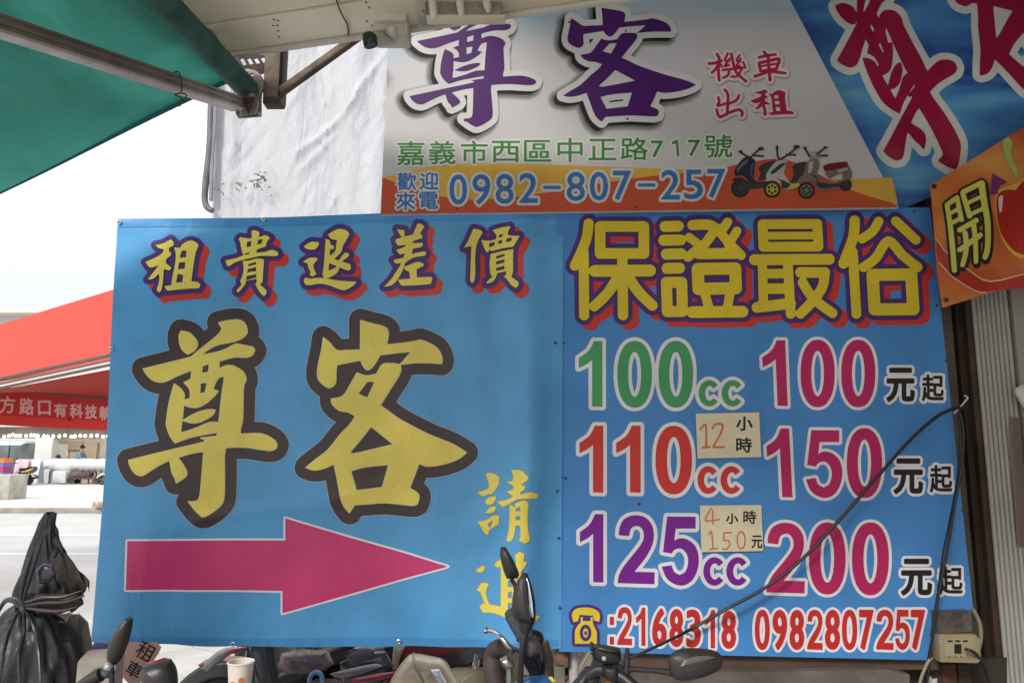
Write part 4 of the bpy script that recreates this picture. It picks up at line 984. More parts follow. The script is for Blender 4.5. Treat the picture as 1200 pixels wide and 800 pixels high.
# ---------------------------------------------------------------- red tent over the road side
YT = 8.6
CANR = mat('tent_cloth', (.40, .032, .016), .65, 0, .06, 1.2, .25, 5, .3)
VALR = mat('valance_cloth', (.50, .018, .018), .7, 0, .08, 1.5, .2, 6)
GRYM = mat('tent_frame_metal', (.12, .085, .08), .7, 0, .2, 3)
te = thing('red_tent', 'bright red market tent with grey frame and printed valance across the street', 'tent')
def poly3(name, P, th, m, parent, div=10):
    """four-cornered cloth with a little sag, th thick"""
    a, b, c, d = [Vector(p) for p in P]; n = div; vs = []; fs = []
    nn = (b - a).cross(d - a).normalized()
    for s_ in (0, 1):
        for j in range(n + 1):
            for i in range(n + 1):
                u, v = i / n, j / n; p = (a * (1 - u) + b * u) * (1 - v) + (d * (1 - u) + c * u) * v
                vs.append(p - Vector((0, 0, .05 * math.sin(math.pi * u) * math.sin(math.pi * v))) + nn * th * s_)
    N = (n + 1) ** 2
    for j in range(n):
        for i in range(n):
            q = j * (n + 1) + i; fs += [(q, q + 1, q + n + 2, q + n + 1), (N + q, N + q + n + 1, N + q + n + 2, N + q + 1)]
    for i in range(n):
        for q, st in ((i, 1), (n * (n + 1) + i, 1), (i * (n + 1), n + 1), (i * (n + 1) + n, n + 1)): fs.append((q, q + st, N + q + st, N + q))
    return meshobj(name, vs, fs, m, parent, 'auto')
poly3('canopy', [W(-260, 458, YT + 1.4), W(0, 380, YT + 1.4), W(0, 446, YT - .1), W(-260, 492, YT - .1)], .01, CANR, te)
poly3('canopy', [W(0, 380, YT + 1.4), W(300, 288, YT + 1.4), W(300, 389, YT - .1), W(0, 446, YT - .1)], .01, CANR, te)
poly3('lining', [W(-260, 505, YT), W(300, 402, YT), W(300, 484, YT + 1.1), W(-260, 428, YT + 1.1)], .008, CANR, te)
def pbar(name, x0, y0, x1, y1, yd0, yd1, wd, m, par): return beam(name, W(x0, y0, yd0), W(x1, y1, yd1), wd, wd, m, par, bev=wd * .15)
pbar('frame_bar', -260, 500, 300, 379, YT - .15, YT - .15, .035, GRYM, te)
pbar('frame_bar', -260, 505, 300, 385, YT - .17, YT - .17, .03, mat('pinkish_metal', (.24, .09, .08), .7, 0), te)
pbar('frame_bar', -260, 510, 300, 391, YT - .15, YT - .15, .03, GRYM, te)
pbar('eave_bar', -260, 429, 300, 485, YT + 1.05, YT + 1.05, .045, mat('dark_bar', (.16, .06, .05), .6, .2), te)
VP = Plane(W(60, 480, YT + 1.1), (0, -1, 0), lambda x, y: .012 * math.sin(x / 9.0) * (y - 460) / 40)
rows_q = [(-260, 440), (300, 488), (300, 520), (-260, 478)]
wavy_sheet('valance', [(-260, 431), (300, 487), (300, 513), (-260, 485)], VP, .006, VALR, te, 8)
sheetmesh('valance_band', [[(-260, 473), (300, 501), (300, 513), (-260, 485)]], VP, .004, mat('valance_scarlet', (.66, .03, .02), .6), te, 10)
fillw = [('方', -.5, 464, 18.5, 484.5), ('路', 23, 466, 40, 486), ('口', 44.5, 469, 60, 486.5), ('有', 63.5, 472, 79, 488.5), ('科', 82, 472.5, 97, 490), ('技', 99.5, 474, 114, 490.5), ('執', 116.5, 475.5, 131, 492), ('法', 134, 477, 149, 493.5)]
lettering(te, VP, [typed(*q_, .55) for q_ in fillw], [(.01, 'faded_pink_white', (.72, .42, .40), 0, 0)], .3, 'tent', z0=3, cut=10, label='faded white characters along the red valance')
for px in (-200, 170):
    a = W(px, 480, YT + 1.15); tube('pole', [(a.x, a.y, 0), (a.x, a.y, a.z)], .03, GRYM, te, 8)
    a = W(px, 470, YT + .0); tube('pole', [(a.x, a.y, 0), (a.x, a.y, W(px, 440, YT).z)], .03, GRYM, te, 8)

# ---------------------------------------------------------------- white wrapped building behind the signs
random.seed(9)
def creases(x, y):
    h = 0.030 * math.sin(x / 13.0 + .8 * math.sin(y / 60.0)) + .014 * math.sin(x / 5.5 + y / 75.0) * (.5 + .5 * math.sin(x / 31.0))
    for cx, cy, a, ln, s, amp in CR:
        u = (x - cx) * math.cos(a) + (y - cy) * math.sin(a); v = -(x - cx) * math.sin(a) + (y - cy) * math.cos(a)
        if abs(u) < ln: h += amp * math.exp(-(v / s) ** 2) * (1 - (u / ln) ** 2)
    return h
CR = [(385, 150, R(-42), 60, 3.2, .028), (372, 180, R(-50), 40, 2.8, .022), (420, 110, R(-60), 50, 3.2, .025)]
CR += [(random.uniform(250, 460), random.uniform(40, 245), random.choice([R(-55), R(-75), R(-88), R(84), R(75)]) + random.uniform(-.25, .25), random.uniform(12, 45), random.uniform(1.5, 3.0), random.uniform(-.013, .017)) for _ in range(130)]
TB = Plane((0, 7.0, 0), (-.05, -1, 0), creases)
wb = thing('wrapped_building', 'white building face wrapped in creased white tarpaulin behind the signs', 'building')
TARP = bpy.data.materials.new('tarpaulin'); TARP.use_nodes = True
t = TARP.node_tree; b = t.nodes['Principled BSDF']; L = t.links.new; b.inputs['Roughness'].default_value = .55
tc = t.nodes.new('ShaderNodeTexCoord'); n1 = t.nodes.new('ShaderNodeTexNoise'); n1.inputs['Scale'].default_value = 1.3; n1.inputs['Detail'].default_value = 8; L(tc.outputs['Object'], n1.inputs['Vector'])
r1 = t.nodes.new('ShaderNodeValToRGB'); els = r1.color_ramp.elements; els[0].position = .20; els[0].color = (.34, .31, .28, 1); els[1].position = .33; els[1].color = (.43, .44, .47, 1); L(n1.outputs['Fac'], r1.inputs[0]); L(r1.outputs[0], b.inputs['Base Color'])
n2 = t.nodes.new('ShaderNodeTexNoise'); n2.inputs['Scale'].default_value = 3; n2.inputs['Detail'].default_value = 9; n2.inputs['Distortion'].default_value = .5; n2.inputs['Roughness'].default_value = .6; mp = t.nodes.new('ShaderNodeMapping'); mp.inputs['Scale'].default_value = (2.6, 1, .8); mp.inputs['Rotation'].default_value = (0, R(20), 0); L(tc.outputs['Object'], mp.inputs[0]); L(mp.outputs[0], n2.inputs['Vector'])
bp = t.nodes.new('ShaderNodeBump'); bp.inputs['Strength'].default_value = .5; bp.inputs['Distance'].default_value = .07; L(n2.outputs['Fac'], bp.inputs['Height']); L(bp.outputs[0], b.inputs['Normal'])
wavy_sheet('tarpaulin', [(251, 5), (640, -30), (640, 330), (246, 330)], TB, .02, TARP, wb, 3)
a = TB.at(262, 330); c = TB.at(640, 20)
boxm('wall', ((a.x + c.x) / 2 + .1, 7.0 + 2.2, 3.0), (c.x - a.x, 4.0, 6.0), WHITE, wb)
PIPE = mat('grey_pipe', (.11, .10, .125), .5, 0, .2, 6)
pp = thing('drain_pipe', 'grey flattened drain pipe at the left edge of the white tarpaulin', 'pipe')
TBp = Plane((0, 6.9, 0), (-.05, -1, 0))
tube('pipe', [TBp.at(249, 60), TBp.at(247, 120), TBp.at(246, 170), TBp.at(241, 215), TBp.at(240, 234), TBp.at(243, 243), TBp.at(249, 247)], [.03, .03, .035, .033, .03, .03, .028], PIPE, pp, 10)
tube('pipe_side', [TBp.at(252, 60), TBp.at(252, 140), TBp.at(249, 180), TBp.at(247, 235)], .02, mat('pale_pipe', (.22, .21, .235), .5), pp, 8)
wd = thing('dry_weed', 'small dry brown weed rooted in a tear of the white tarpaulin', 'weed')
WEED = mat('dry_weed', (.16, .11, .07), .9)
for k in range(46):
    c0 = random.choice([(306, 208), (304, 212), (300, 215), (282, 221), (258, 226), (306, 222)]); c0 = (c0[0] + random.gauss(0, 4), c0[1] + random.gauss(0, 3.5))
    a_ = random.uniform(0, 6.28); l = random.uniform(1.5, 6)
    tube('stem', [TBp.at(*c0, .02), TBp.at(c0[0] + l * .5 * math.cos(a_), c0[1] + l * .4 * math.sin(a_) - 1, .04), TBp.at(c0[0] + l * math.cos(a_), c0[1] + l * .7 * math.sin(a_), .03)], [.006, .005, .003], WEED, wd, 3, 1)


# ---------------------------------------------------------------- soffit over the signs
ZS = 3.12
CREAM = mat('cream_panel', (.78, .68, .50), .5, 0, .12, 1.1, .12, 3, .4, (.88, .82, .68))
e0, e1 = WZ(272, 62, ZS), WZ(700, 0, ZS)
dv = (e1 - e0).normalized(); nv = Vector((dv.y, -dv.x, 0))           # nv comes towards the camera
if nv.y > 0: nv = -nv
j0 = WZ(250, 28, ZS); wp = abs((j0 - e0).dot(nv))
sf = thing('canopy_soffit', 'cream metal soffit of riveted panels above the signs', 'soffit')
L0, L1 = -.12, 5.2
NP = int(2.3 / wp)
for k in range(NP):
    c0 = e0 + nv * (wp * k + .004); w_ = wp - .008
    c = c0 + nv * (w_ / 2) + dv * ((L0 + L1) / 2)
    boxm('panel', (c.x, c.y, ZS + .02), (L1 - L0, w_ - .006, .04), CREAM, sf, rz=math.atan2(dv.y, dv.x), bev=.003)
c = e0 + dv * ((L0 + L1) / 2) + nv * wp * NP / 2
boxm('backing', (c.x, c.y, ZS + .055), (L1 - L0, wp * NP, .02), mat('dark_gap', (.06, .05, .04), .8), sf, rz=math.atan2(dv.y, dv.x))
c = e0 + dv * ((L0 + L1) / 2) - nv * .012
boxm('edge_trim', (c.x, c.y, ZS + .03), (L1 - L0, .022, .085), mat('cream_trim', (.60, .56, .48), .5, 0, .1, 3), sf, rz=math.atan2(dv.y, dv.x), bev=.003)
RV = mat('rivet', (.25, .2, .15), .6, .5)
for px, py in ((321, 23), (326, 24), (325, 30), (326, 36), (327, 43), (320, 30), (429, 3), (433, 9), (430, 25), (436, 30)):
    p = WZ(px, py, ZS); lathe('rivet', [(.004, -.003), (.0045, 0)], p, (0, 0, 1), RV, sf, 8)

sr = thing('added_roof', 'unseen flat roof and upper wall added above the signs to shade them', 'roof')
boxm('roof', (1.55, .95, 4.35), (4.6, 5.1, .12), mat('roof_grey', (.3, .3, .3), .9), sr)  # unseen slab added to keep sun and overhead sky off the signs
a = Plane((0, D + .2, 0), WN)
boxm('added_upper_wall', (1.55, D + .22, 4.0), (4.6, .12, .6), mat('shade_wall', (.16, .14, .12), .9), sr)  # added to close the gap where overhead light reached the signs
# ---------------------------------------------------------------- wood posts and ribbed door at the right
WOOD = mat('dark_wood', (.03, .02, .014), .8, 0, .4, 5, .4, 30)
WOOD2 = mat('brown_wood', (.065, .038, .022), .8, 0, .35, 6, .4, 30)
def vpost(name, px, yd, wd, dp, m, parent=None, z0=0, z1=3.3, py=600):
    x = W(px, py, yd).x; return boxm(name, (x, yd, (z0 + z1) / 2), (wd, dp, z1 - z0), m, parent, bev=min(wd, dp) * .1)
for k, (px, wd, m, lab) in enumerate(((1124, .045, mat('grey_steel_post', (.12, .10, .085), .6, .3, .3, 5), 'dark grey metal post directly right of the price board'), (1140, .035, WOOD, 'blackish wooden post between the grey post and the brown post'), (1153, .04, WOOD2, 'brown wooden post beside the ribbed white door'))):
    o = vpost('post', px, D + .06 + .03 * (k % 2), wd, .06, m); tag(o, lab, 'post')
dr = thing('folding_door', 'off-white ribbed folding door with a grey slot handle at the right edge', 'door')
RIB = mat('ribbed_white', (.42, .41, .38), .5, 0, .08, 3, .1, 20)
for k in range(8):
    x = W(1163 + k * 5.6, 600, D + .02).x; w_ = .0125
    tube('rib', [(x, D + .02, 0), (x, D + .02, 3.2)], w_ * .72, RIB, dr, 10, 0)
boxm('backing', (W(1183, 600, D + .05).x, D + .045, 1.6), (.22, .02, 3.2), mat('door_groove', (.30, .29, .27), .6), dr)
x = W(1218, 600, D + .02).x
boxm('stile', (x, D + .02, 1.6), (.075, .035, 3.2), mat('stile_cream', (.36, .34, .30), .55, 0, .1, 2), dr, bev=.004)
x2 = W(1231, 600, D - .02).x
boxm('jamb', (x2 + .03, D - .02, 1.6), (.06, .06, 3.2), mat('jamb_white', (.48, .48, .47), .5), dr, bev=.006)
c = W(1194, 540, D)
pillow('slot_handle', '1183,500 1188,490 1196,488 1205,640 1192,640', D - .0, .006, mat('slot_brown', (.17, .13, .10), .6), dr)
pillow('latch', '1189,455 1198,450 1210,450 1212,482 1200,478 1190,462', D - .045, .02, mat('latch_white', (.66, .65, .60), .4), dr)
o = boxm('wall', (3.4, D + .3, 1.65), (3.6, .12, 3.3), mat('shade_wall', (.16, .14, .12), .9), None); tag(o, 'dark wall behind the ribbed door at the right edge', 'wall')
o = boxm('wall', (2.75, -1.9, 2.2), (.12, 10.0, 4.4), mat('added_side_wall', (.30, .28, .25), .9)); tag(o, 'unseen grey side wall added right of the ribbed door to darken that side', 'wall')  # out of view, added to cut the light on the right-hand boards
a = Plane((0, D + .2, 0), WN)
o = slab('wall', '668,-60 1200,-60 1200,760 668,760', a, -.05, 0, mat('shade_wall', (.16, .14, .12), .9)); tag(o, 'dark shop wall carrying the price board and the upper signs', 'wall')

# beam and plank below the price board, frame posts
o = thing('timber_beam', 'brown painted beam running under the price board', 'beam')
slab('beam', '738,762 1100,760 1100,784 738,786', Plane((0, D + .02, 0), WN), -.06, 0, mat('painted_brown', (.11, .065, .048), .7, 0, .2, 4, .2, 30), o)
for x in (783, 788, 803, 812): nail(Plane((0, D + .02, 0), WN), x, 773, o, RUST, .006)
o = slab('plank', '738,789 1040,784 1066,790 1066,830 738,830', Plane((0, D - .05, 0), WN), -.04, 0, mat('grey_plank', (.13, .108, .095), .85, 0, .3, 6, .5, 25)); tag(o, 'weathered grey plank beneath the brown beam', 'plank')
WP = Plane((0, D + .05, 0), WN)
o = slab('cabinet_back', '735,786 1180,770 1180,980 735,980', Plane((0, D + .12, 0), WN), -.03, 0, mat('dark_cabinet', (.045, .035, .03), .9)); tag(o, 'dark cupboard side below the price board', 'cabinet')
for px, wd, m, lab in ((1094, .05, WOOD2, 'short red-brown post stub left of the wall socket foot'), (1108, .06, mat('red_wood', (.11, .05, .03), .7, 0, .3, 7, .3, 30), 'reddish wooden post below the wall socket'), (1126, .05, WOOD2, 'brown wooden post under the right edge of the wall socket')):
    o = vpost('post', px, D + .0, wd, .05, m, None, 0, W(px, 776, D).z, 780); tag(o, lab, 'post')
o = thing('rusty_post', 'pale green post with rusty top under the seam between the boards', 'post')
x = W(655, 780, D + .02).x
boxm('post', (x, D + .05, .35), (.05, .05, .70), mat('flaking_green', (.22, .30, .27), .8, 0, .5, 14, .3, 40, .4, (.30, .20, .14)), o, bev=.005)
boxm('rusty_cap', (x + .01, D + .04, .735), (.06, .06, .075), mat('flaky_rust', (.16, .09, .06), .9, 0, .5, 20, .6, 40), o, bev=.01)
o = tube('water_pipe', [(W(674, 780, D).x, D + .06, 0), (W(674, 780, D).x, D + .06, W(674, 763, D).z)], .022, mat('pvc_pale', (.50, .48, .46), .4)); tag(o, 'pale upright plastic pipe beside the rusty green post', 'pipe')

# ---------------------------------------------------------------- green awning on its arm
GRC = bpy.data.materials.new('awning_cloth'); GRC.use_nodes = True
t = GRC.node_tree; b = t.nodes['Principled BSDF']; L = t.links.new; b.inputs['Roughness'].default_value = .75
tc = t.nodes.new('ShaderNodeTexCoord'); mp = t.nodes.new('ShaderNodeMapping'); mp.inputs['Scale'].default_value = (1, .5, 1); L(tc.outputs['Object'], mp.inputs[0])
n1 = t.nodes.new('ShaderNodeTexNoise'); n1.inputs['Scale'].default_value = 2.2; n1.inputs['Detail'].default_value = 7; n1.inputs['Distortion'].default_value = .8; L(mp.outputs[0], n1.inputs['Vector'])
r1 = t.nodes.new('ShaderNodeValToRGB'); els = r1.color_ramp.elements; els[0].position = .3; els[0].color = (.10, .29, .255, 1); els[1].position = .62; els[1].color = (.16, .45, .395, 1); L(n1.outputs['Fac'], r1.inputs[0]); L(r1.outputs[0], b.inputs['Base Color'])
tr = t.nodes.new('ShaderNodeBsdfTranslucent'); L(r1.outputs[0], tr.inputs[0]); ms = t.nodes.new('ShaderNodeMixShader'); ms.inputs[0].default_value = .6; L(b.outputs[0], ms.inputs[1]); L(tr.outputs[0], ms.inputs[2]); L(ms.outputs[0], t.nodes['Material Output'].inputs[0])
n2 = t.nodes.new('ShaderNodeTexNoise'); n2.inputs['Scale'].default_value = 6; n2.inputs['Detail'].default_value = 7; n2.inputs['Distortion'].default_value = 1.2; L(mp.outputs[0], n2.inputs['Vector']); bp = t.nodes.new('ShaderNodeBump'); bp.inputs['Strength'].default_value = .6; bp.inputs['Distance'].default_value = .05; L(n2.outputs['Fac'], bp.inputs['Height']); L(bp.outputs[0], b.inputs['Normal'])
aw = thing('awning', 'green cloth awning with aluminium arm over the upper left', 'awning')
YA = 2.9
ra = W(287, 101, YA); rb_ = WZ(188, -2, ra.z)
rd = (rb_ - ra).normalized()
E1 = W(278, 90, YA); E2 = W(0, 222, YA); ed = (E2 - E1)
n, mrows = 60, 70; vs = []; fs_ = []
for s_ in (0, 1):
    for j in range(mrows + 1):
        for i in range(n + 1):
            u = i / n; p = E1 + ed * (u * 1.9 - .03) + rd * (j / mrows * 2.1)
            rip = .016 * math.sin(j / mrows * 2.1 * 30 + u * 3) * math.exp(-u * 5) + .018 * math.sin(u * 9 + j * .25) - .03 * math.sin(math.pi * min(1, u)) * .6
            if j == 0: rip *= .3
            vs.append(p + Vector((0, 0, rip + .003 * s_)))
N = (n + 1) * (mrows + 1)
for j in range(mrows):
    for i in range(n):
        q = j * (n + 1) + i; fs_ += [(q, q + 1, q + n + 2, q + n + 1), (N + q, N + q + n + 1, N + q + n + 2, N + q + 1)]
for i in range(n):
    for q in (i, mrows * (n + 1) + i): fs_.append((q, q + 1, N + q + 1, N + q))
meshobj('cloth', vs, fs_, GRC, aw, True)
hp = [E1 + ed * (u * 1.9 - .03) + Vector((0, 0, .018 * math.sin(u * 9) * .3 - .03 * math.sin(math.pi * min(1, u)) * .18)) for u in [i / 20 for i in range(21)]]
tube('hem', hp, .009, mat('hem_teal', (.01, .12, .13), .7), aw, 8, 1)
tube('roller', [ra - rd * .02, ra + rd * 2.1], .047, mat('roller_cloth', (.025, .10, .08), .8, 0, .3, 7, .3, 20, .5, (.06, .17, .14)), aw, 18, 0)
a0, a1 = W(278, 122, 2.82), W(-8, 28, 1.9); ad_ = (a1 - a0); a1 = a0 + ad_ * 1.35
ALU = mat('arm_aluminium', (.20, .175, .165), .45, .55, .25, 9)
ALU2 = mat('arm_light_edge', (.42, .39, .37), .45, .4, .15, 9)
up = Vector((0, 0, 1)); sidev = ad_.normalized().cross(up).normalized(); upv = sidev.cross(ad_.normalized()).normalized()
arm = beam('arm', a0, a1, .045, .036, ALU, aw, bev=.004)
for off, w_, h_, m_, nm in ((.022, .05, .010, ALU, 'arm_groove'), (-.022, .052, .010, ALU2, 'arm_rail'), (0.0, .054, .008, ALU, 'arm_groove')):
    beam(nm, a0 + upv * off, a1 + upv * off, w_, h_, m_, aw, bev=.002)
p = a0 + ad_ * .34
ST = mat('dark_string', (.05, .04, .035), .8)
tube('tie_string', [p + upv * .034 + sidev * .01, p + upv * .03 - sidev * .03, p - upv * .034 - sidev * .03, p - upv * .04, p - upv * .06 - sidev * .03, p - upv * .085 - sidev * .015], .0025, ST, aw, 6)
tube('tie_string', [p - upv * .04 - sidev * .03, p - upv * .05 - sidev * .05, p - upv * .07 - sidev * .035, p - upv * .05 - sidev * .02], .0022, ST, aw, 6)
BR = mat('bracket_alloy', (.24, .20, .18), .5, .5, .3, 14, .2, 30)
RU = mat('rusted_steel', (.07, .038, .028), .75, .3, .5, 12, .4, 40)
TAN = mat('tan_steel', (.13, .085, .06), .7, .1, .4, 10, .3, 30, .4, (.22, .17, .13))
AP = Plane((0, YA + .03, 0), (0, -1, 0))
def holed(name, outer, holes, plane, z0, z1, m, parent):
    g = Glyph([edges_of(soften(pts(outer)))], [edges_of(soften(pts(h))) for h in holes])
    Ls = contours(fieldof([g], 1, .3), .01, .05)
    o1 = sheetmesh(name, Ls, plane, z1, m, parent)
    me = o1.data; bm = bmesh.new(); bm.from_mesh(me); r_ = bmesh.ops.extrude_face_region(bm, geom=bm.faces[:])
    for v in [e for e in r_['geom'] if isinstance(e, bmesh.types.BMVert)]: v.co += plane.n * (z0 - z1)
    bmesh.ops.recalc_face_normals(bm, faces=bm.faces); bm.to_mesh(me); bm.free(); return o1
holed('end_plate', '280,92 290,83 299,83 307,90 309,100 306,112 306,136 279,138 276,130 282,112', ['293,86 297,86 298,89 294,90'], AP, -.01, 0, BR, aw)
holed('swivel_disc', ' '.join('%.1f,%.1f' % q for q in sup(289, 101, 19.5, 20, 2, 30)), ['272,104 277,102 280,106 276,108', '275,109 278,108 280,110 276,112'], Plane((0, YA + .06, 0), (0, -1, 0)), -.008, 0, BR, aw)
pillow('knuckle', '279,114 298,110 304,120 300,134 284,136 278,126', YA - .02, .035, BR, aw)
pillow('knuckle_recess', '285,114 299,113 296,124 291,135 287,126', YA - .06, .006, RU, aw)
lathe('pivot_bolt', [(.001, .012), (.009, .012), (.009, -.02)], W(280, 134, YA - .06), (0, -1, 0), BR, aw, 8)
lathe('pivot_bolt', [(.001, .008), (.006, .008), (.006, -.02)], W(303, 132, YA - .04), (0, -1, 0), BR, aw, 8)
hb = thing('steel_hanger', 'rusty steel hanger with diagonal brace holding the awning under the soffit', 'bracket')
H = YA + .08
def up_box(name, x0, x1, y0, y1, yd, dep, m, par): return fbox(name, x0, x1, y0, y1, yd, dep, m, par, .003)
up_box('channel', 311, 325.5, 52, 118, H - .02, .03, TAN, hb)
up_box('channel_side', 325, 331, 52, 120, H, .05, RU, hb)
up_box('foot_plate', 308, 329, 113, 121, H - .03, .06, RU, hb)
beam('diagonal_brace', W(328, 108, H), W(426, 38, H + .02), .028, .03, TAN, hb, bev=.002)
beam('brace_flange', W(328, 112.5, H - .01), W(426, 42, H + .01), .034, .006, RU, hb)
holed('slotted_plate', '276,66 312,64 313,84 300,88 284,84', ['281,69 285,68 289,76 285,77', '289,69 293,68 297,75 293,76', '297,69 301,68 305,74 301,75', '305,68 309,67 312,73 309,74'], Plane((0, H + .03, 0), (0, -1, 0)), -.006, 0, RU, hb)
tube('bolt', [W(323, 117, H - .03), W(323, 123, H - .03)], .004, RU, hb, 8)
o = tube('hanging_wire', [WZ(392, -6, ZS - .008), WZ(396, 6, ZS - .006), WZ(400, 16, ZS - .02), WZ(406, 27, ZS - .008), WZ(408, 35, ZS - .006), WZ(408, 42, ZS - .004)], .0028, ST, None, 6); tag(o, 'thin black wire hanging under the soffit above the diagonal brace', 'wire')
o = tube('hanging_wire', [W(291, 55, 2.97), W(290, 60, 2.98), W(287, 67, 2.99)], .002, ST, None, 6); tag(o, 'short thin wire stub above the slotted rusty plate', 'wire')

# camera, junction box, rod box under the soffit
YC = 2.57
jb = thing('junction_box', 'cream weatherproof junction box under the soffit beside the camera', 'box')
CBX = mat('cream_plastic', (.60, .55, .47), .45, 0, .08, 4, .1, 20)
fbox('box', 438, 478, 4, 41, YC - .02, .10, CBX, jb, .012)
fbox('lid', 437, 476.5, 3, 24, YC - .045, .03, mat('cream_lid', (.66, .61, .53), .4), jb, .008)
lathe('gland', [(.018, 0), (.022, .01), (.018, .02), (.01, .03)], W(460, 37, YC - .06), (0, -1, -.3), CBX, jb, 14)
cm_ = thing('security_camera', 'small bullet security camera with dark glass face hung from the cream box', 'camera')
wh = mat('camera_white', (.60, .57, .52), .4, 0, .05)
c0, c1 = W(430, 47, YC - .10), W(452, 44, YC + .02)
tube('camera_body', [W(434, 47, YC - .09), W(448, 47, YC - .02), W(458, 46, YC + .03)], [.026, .026, .022], wh, cm_, 16, 1)
pillow('camera_shade', '436,38 458,36 460,42 446,44 438,42', YC - .03, .02, mat('shade_grey', (.30, .27, .25), .5), cm_)
pillow('camera_face', '424.5,40 428,37.5 434,37 438,39 442,44 443,54 440,57 432,58 427,56 425,48', YC - .14, .014, mat('dark_glass', (.012, .022, .022), .12, 0, .1), cm_, yaw=-.25, rings=(1, .99, .95, .85, .5))
lathe('lens', [(.001, .003), (.009, .002), (.011, 0)], W(433, 47, YC - .157), (-.2, -1, 0), mat('lens_teal', (.03, .06, .055), .1), cm_, 14)
tube('camera_mount', [W(458, 46, YC + .03), W(462, 44, YC + .01), W(460, 38, YC - .03)], [.010, .012, .010], wh, cm_, 10)
tube('camera_lead', [W(457, 49, YC), W(460, 52, YC + .05), W(456, 40, YC + .08)], .003, ST, cm_, 6)
rbx = thing('ballast_box', 'greyish metal box with three white insulated rods under the soffit', 'box')
fbox('housing', 492, 588, -4, 18, YC - .12, .05, mat('dull_zinc', (.36, .33, .28), .6, .3, .3, 8, .2, 20), rbx, .01)
fbox('end_cap', 487, 499, -4, 19, YC - .13, .07, mat('zinc_light', (.44, .41, .35), .6, .2, .2, 8), rbx, .006)
fbox('bottom_lip', 487, 592, 17, 20, YC - .12, .05, CREAM, rbx, .003)
PWH = mat('rod_white', (.66, .63, .60), .35)
for x, yb in ((508, 22), (540, 19), (571, 14)):
    tube('rod', [W(x - 3, -14, YC - .16), W(x, yb - 8, YC - .16)], .0135, PWH, rbx, 12, 0)
    lathe('rod_tip', [(.013, 0), (.013, .012), (.009, .017), (.009, .024), (.004, .028)], W(x, yb - 8, YC - .16), (W(x + 2, yb + 4, YC - .16) - W(x, yb - 8, YC - .16)), PWH, rbx, 12)
for x, y in ((496, 13), (531, 12), (562, 7)): lathe('screw', [(.001, .003), (.005, .002), (.005, 0)], W(x, y, YC - .14), (0, -1, 0), RV, rbx, 8)

# black cables over the price board
CABM = mat('cable_black', (.012, .012, .014), .45)
yq = D - .09
def wl(x, y, o_=0): return Plane((0, yq + o_, 0), WN).at(x, y)
o = tube('power_cable', [wl(1129, 478), wl(1117, 479), wl(1098, 488), wl(1070, 512), wl(1030, 556), wl(990, 602), wl(945, 650), wl(900, 686), wl(850, 714), wl(800, 742), wl(760, 761, -.3), wl(738, 771, -.75), W(728, 776, 1.95)], [.0068, .0068, .0068, .0068, .0066, .0064, .005, .004], CABM, None, 8); tag(o, 'thick black cable sagging diagonally across the price board to the scooter', 'cable')
o = tube('power_cable', [wl(1124, 480), wl(1129, 505), wl(1127, 545), wl(1119, 590), wl(1110, 645), wl(1101, 690), wl(1094, 735), wl(1089, 780), wl(1086, 800)], .0055, CABM, None, 8); tag(o, 'black cable hanging straight down the right side of the price board', 'cable')
o = tube('power_cable', [wl(1122, 484, .01), wl(1125, 510, .01), wl(1122, 560, .01), wl(1112, 615, .01), wl(1105, 650, .01), wl(1098, 700, .01), wl(1091, 745, .01)], .004, CABM, None, 6); tag(o, 'thinner black wire running beside the hanging cable at the board edge', 'cable')
o = tube('white_wire', [wl(1118, 484), wl(1126, 476), wl(1131, 470), wl(1134, 466), wl(1130, 463)], .003, PWH, None, 6); tag(o, 'short whitish wire tie holding the cables beside the price board', 'wire')
o = tube('cream_conduit', [wl(1140, 713, .06), wl(1148, 730, .06), wl(1149, 750, .06), wl(1143, 770, .06)], .008, mat('conduit_cream', (.28, .24, .17), .5), None, 10); tag(o, 'bent cream cable behind the wall socket box', 'cable')
o = tube('cream_conduit', [wl(1092, 770, 0), wl(1086, 778, 0), wl(1078, 800, 0), wl(1074, 830, 0)], .006, mat('conduit_cream', (.28, .24, .17), .5), None, 10); tag(o, 'thin cream cable dropping below the lower right board corner', 'cable')
o = thing('hanging_plug', 'white plastic plug dangling below the wall socket', 'plug')
pillow('plug', '1085,790 1090,791 1092,795 1098,794 1098,800 1094,806 1086,806', D - .12, .012, PWH, o)
# foil packet and socket box
SP = Plane((0, D - .05, 0), WN)
FOIL = mat('brown_foil', (.13, .105, .095), .32, .35, .35, 20, 1.0, 26)
o = slab('wrapped_box', '1095,716 1136,715 1138,739 1097,741', SP, -.03, .012, FOIL); tag(o, 'small box wrapped in crinkled dark plastic above the wall socket', 'box')
so = thing('wall_socket', 'yellowed cream socket box with black plug at the lower right board corner', 'socket')
SOC = mat('aged_cream', (.33, .28, .17), .5, 0, .15, 8, .1, 20)
slab('socket_box', '1096,744 1100,741 1138,741 1143,746 1145,770 1141,774 1098,773', SP, -.03, .028, SOC, so)
S2 = Plane((0, D - .0795, 0), WN)
slab('socket_frame', '1106,748 1140,747 1141,770 1107,769', S2, -.002, .002, mat('aged_cream_light', (.38, .33, .21), .45), so)
slab('dark_slot', '1118,754 1126,754 1126,765 1118,765', S2, 0, .004, BLKM := mat('black_plastic', (.015, .014, .015), .4), so)
for x in (1110, 1119, 1128): slab('vent_slot', '%d,749.5 %d,749.5 %d,751.5 %d,751.5' % (x, x + 6, x + 6, x), S2, .001, .003, BLKM, so)
for x in (1112, 1119, 1126, 1133): lathe('screw', [(.001, .004), (.003, .003), (.003, 0)], S2.at(x, 768, .002), WN, RV, so, 6)
pillow('white_plug', '1127,758 1133,757 1134,763 1129,765', D - .10, .012, PWH, so)
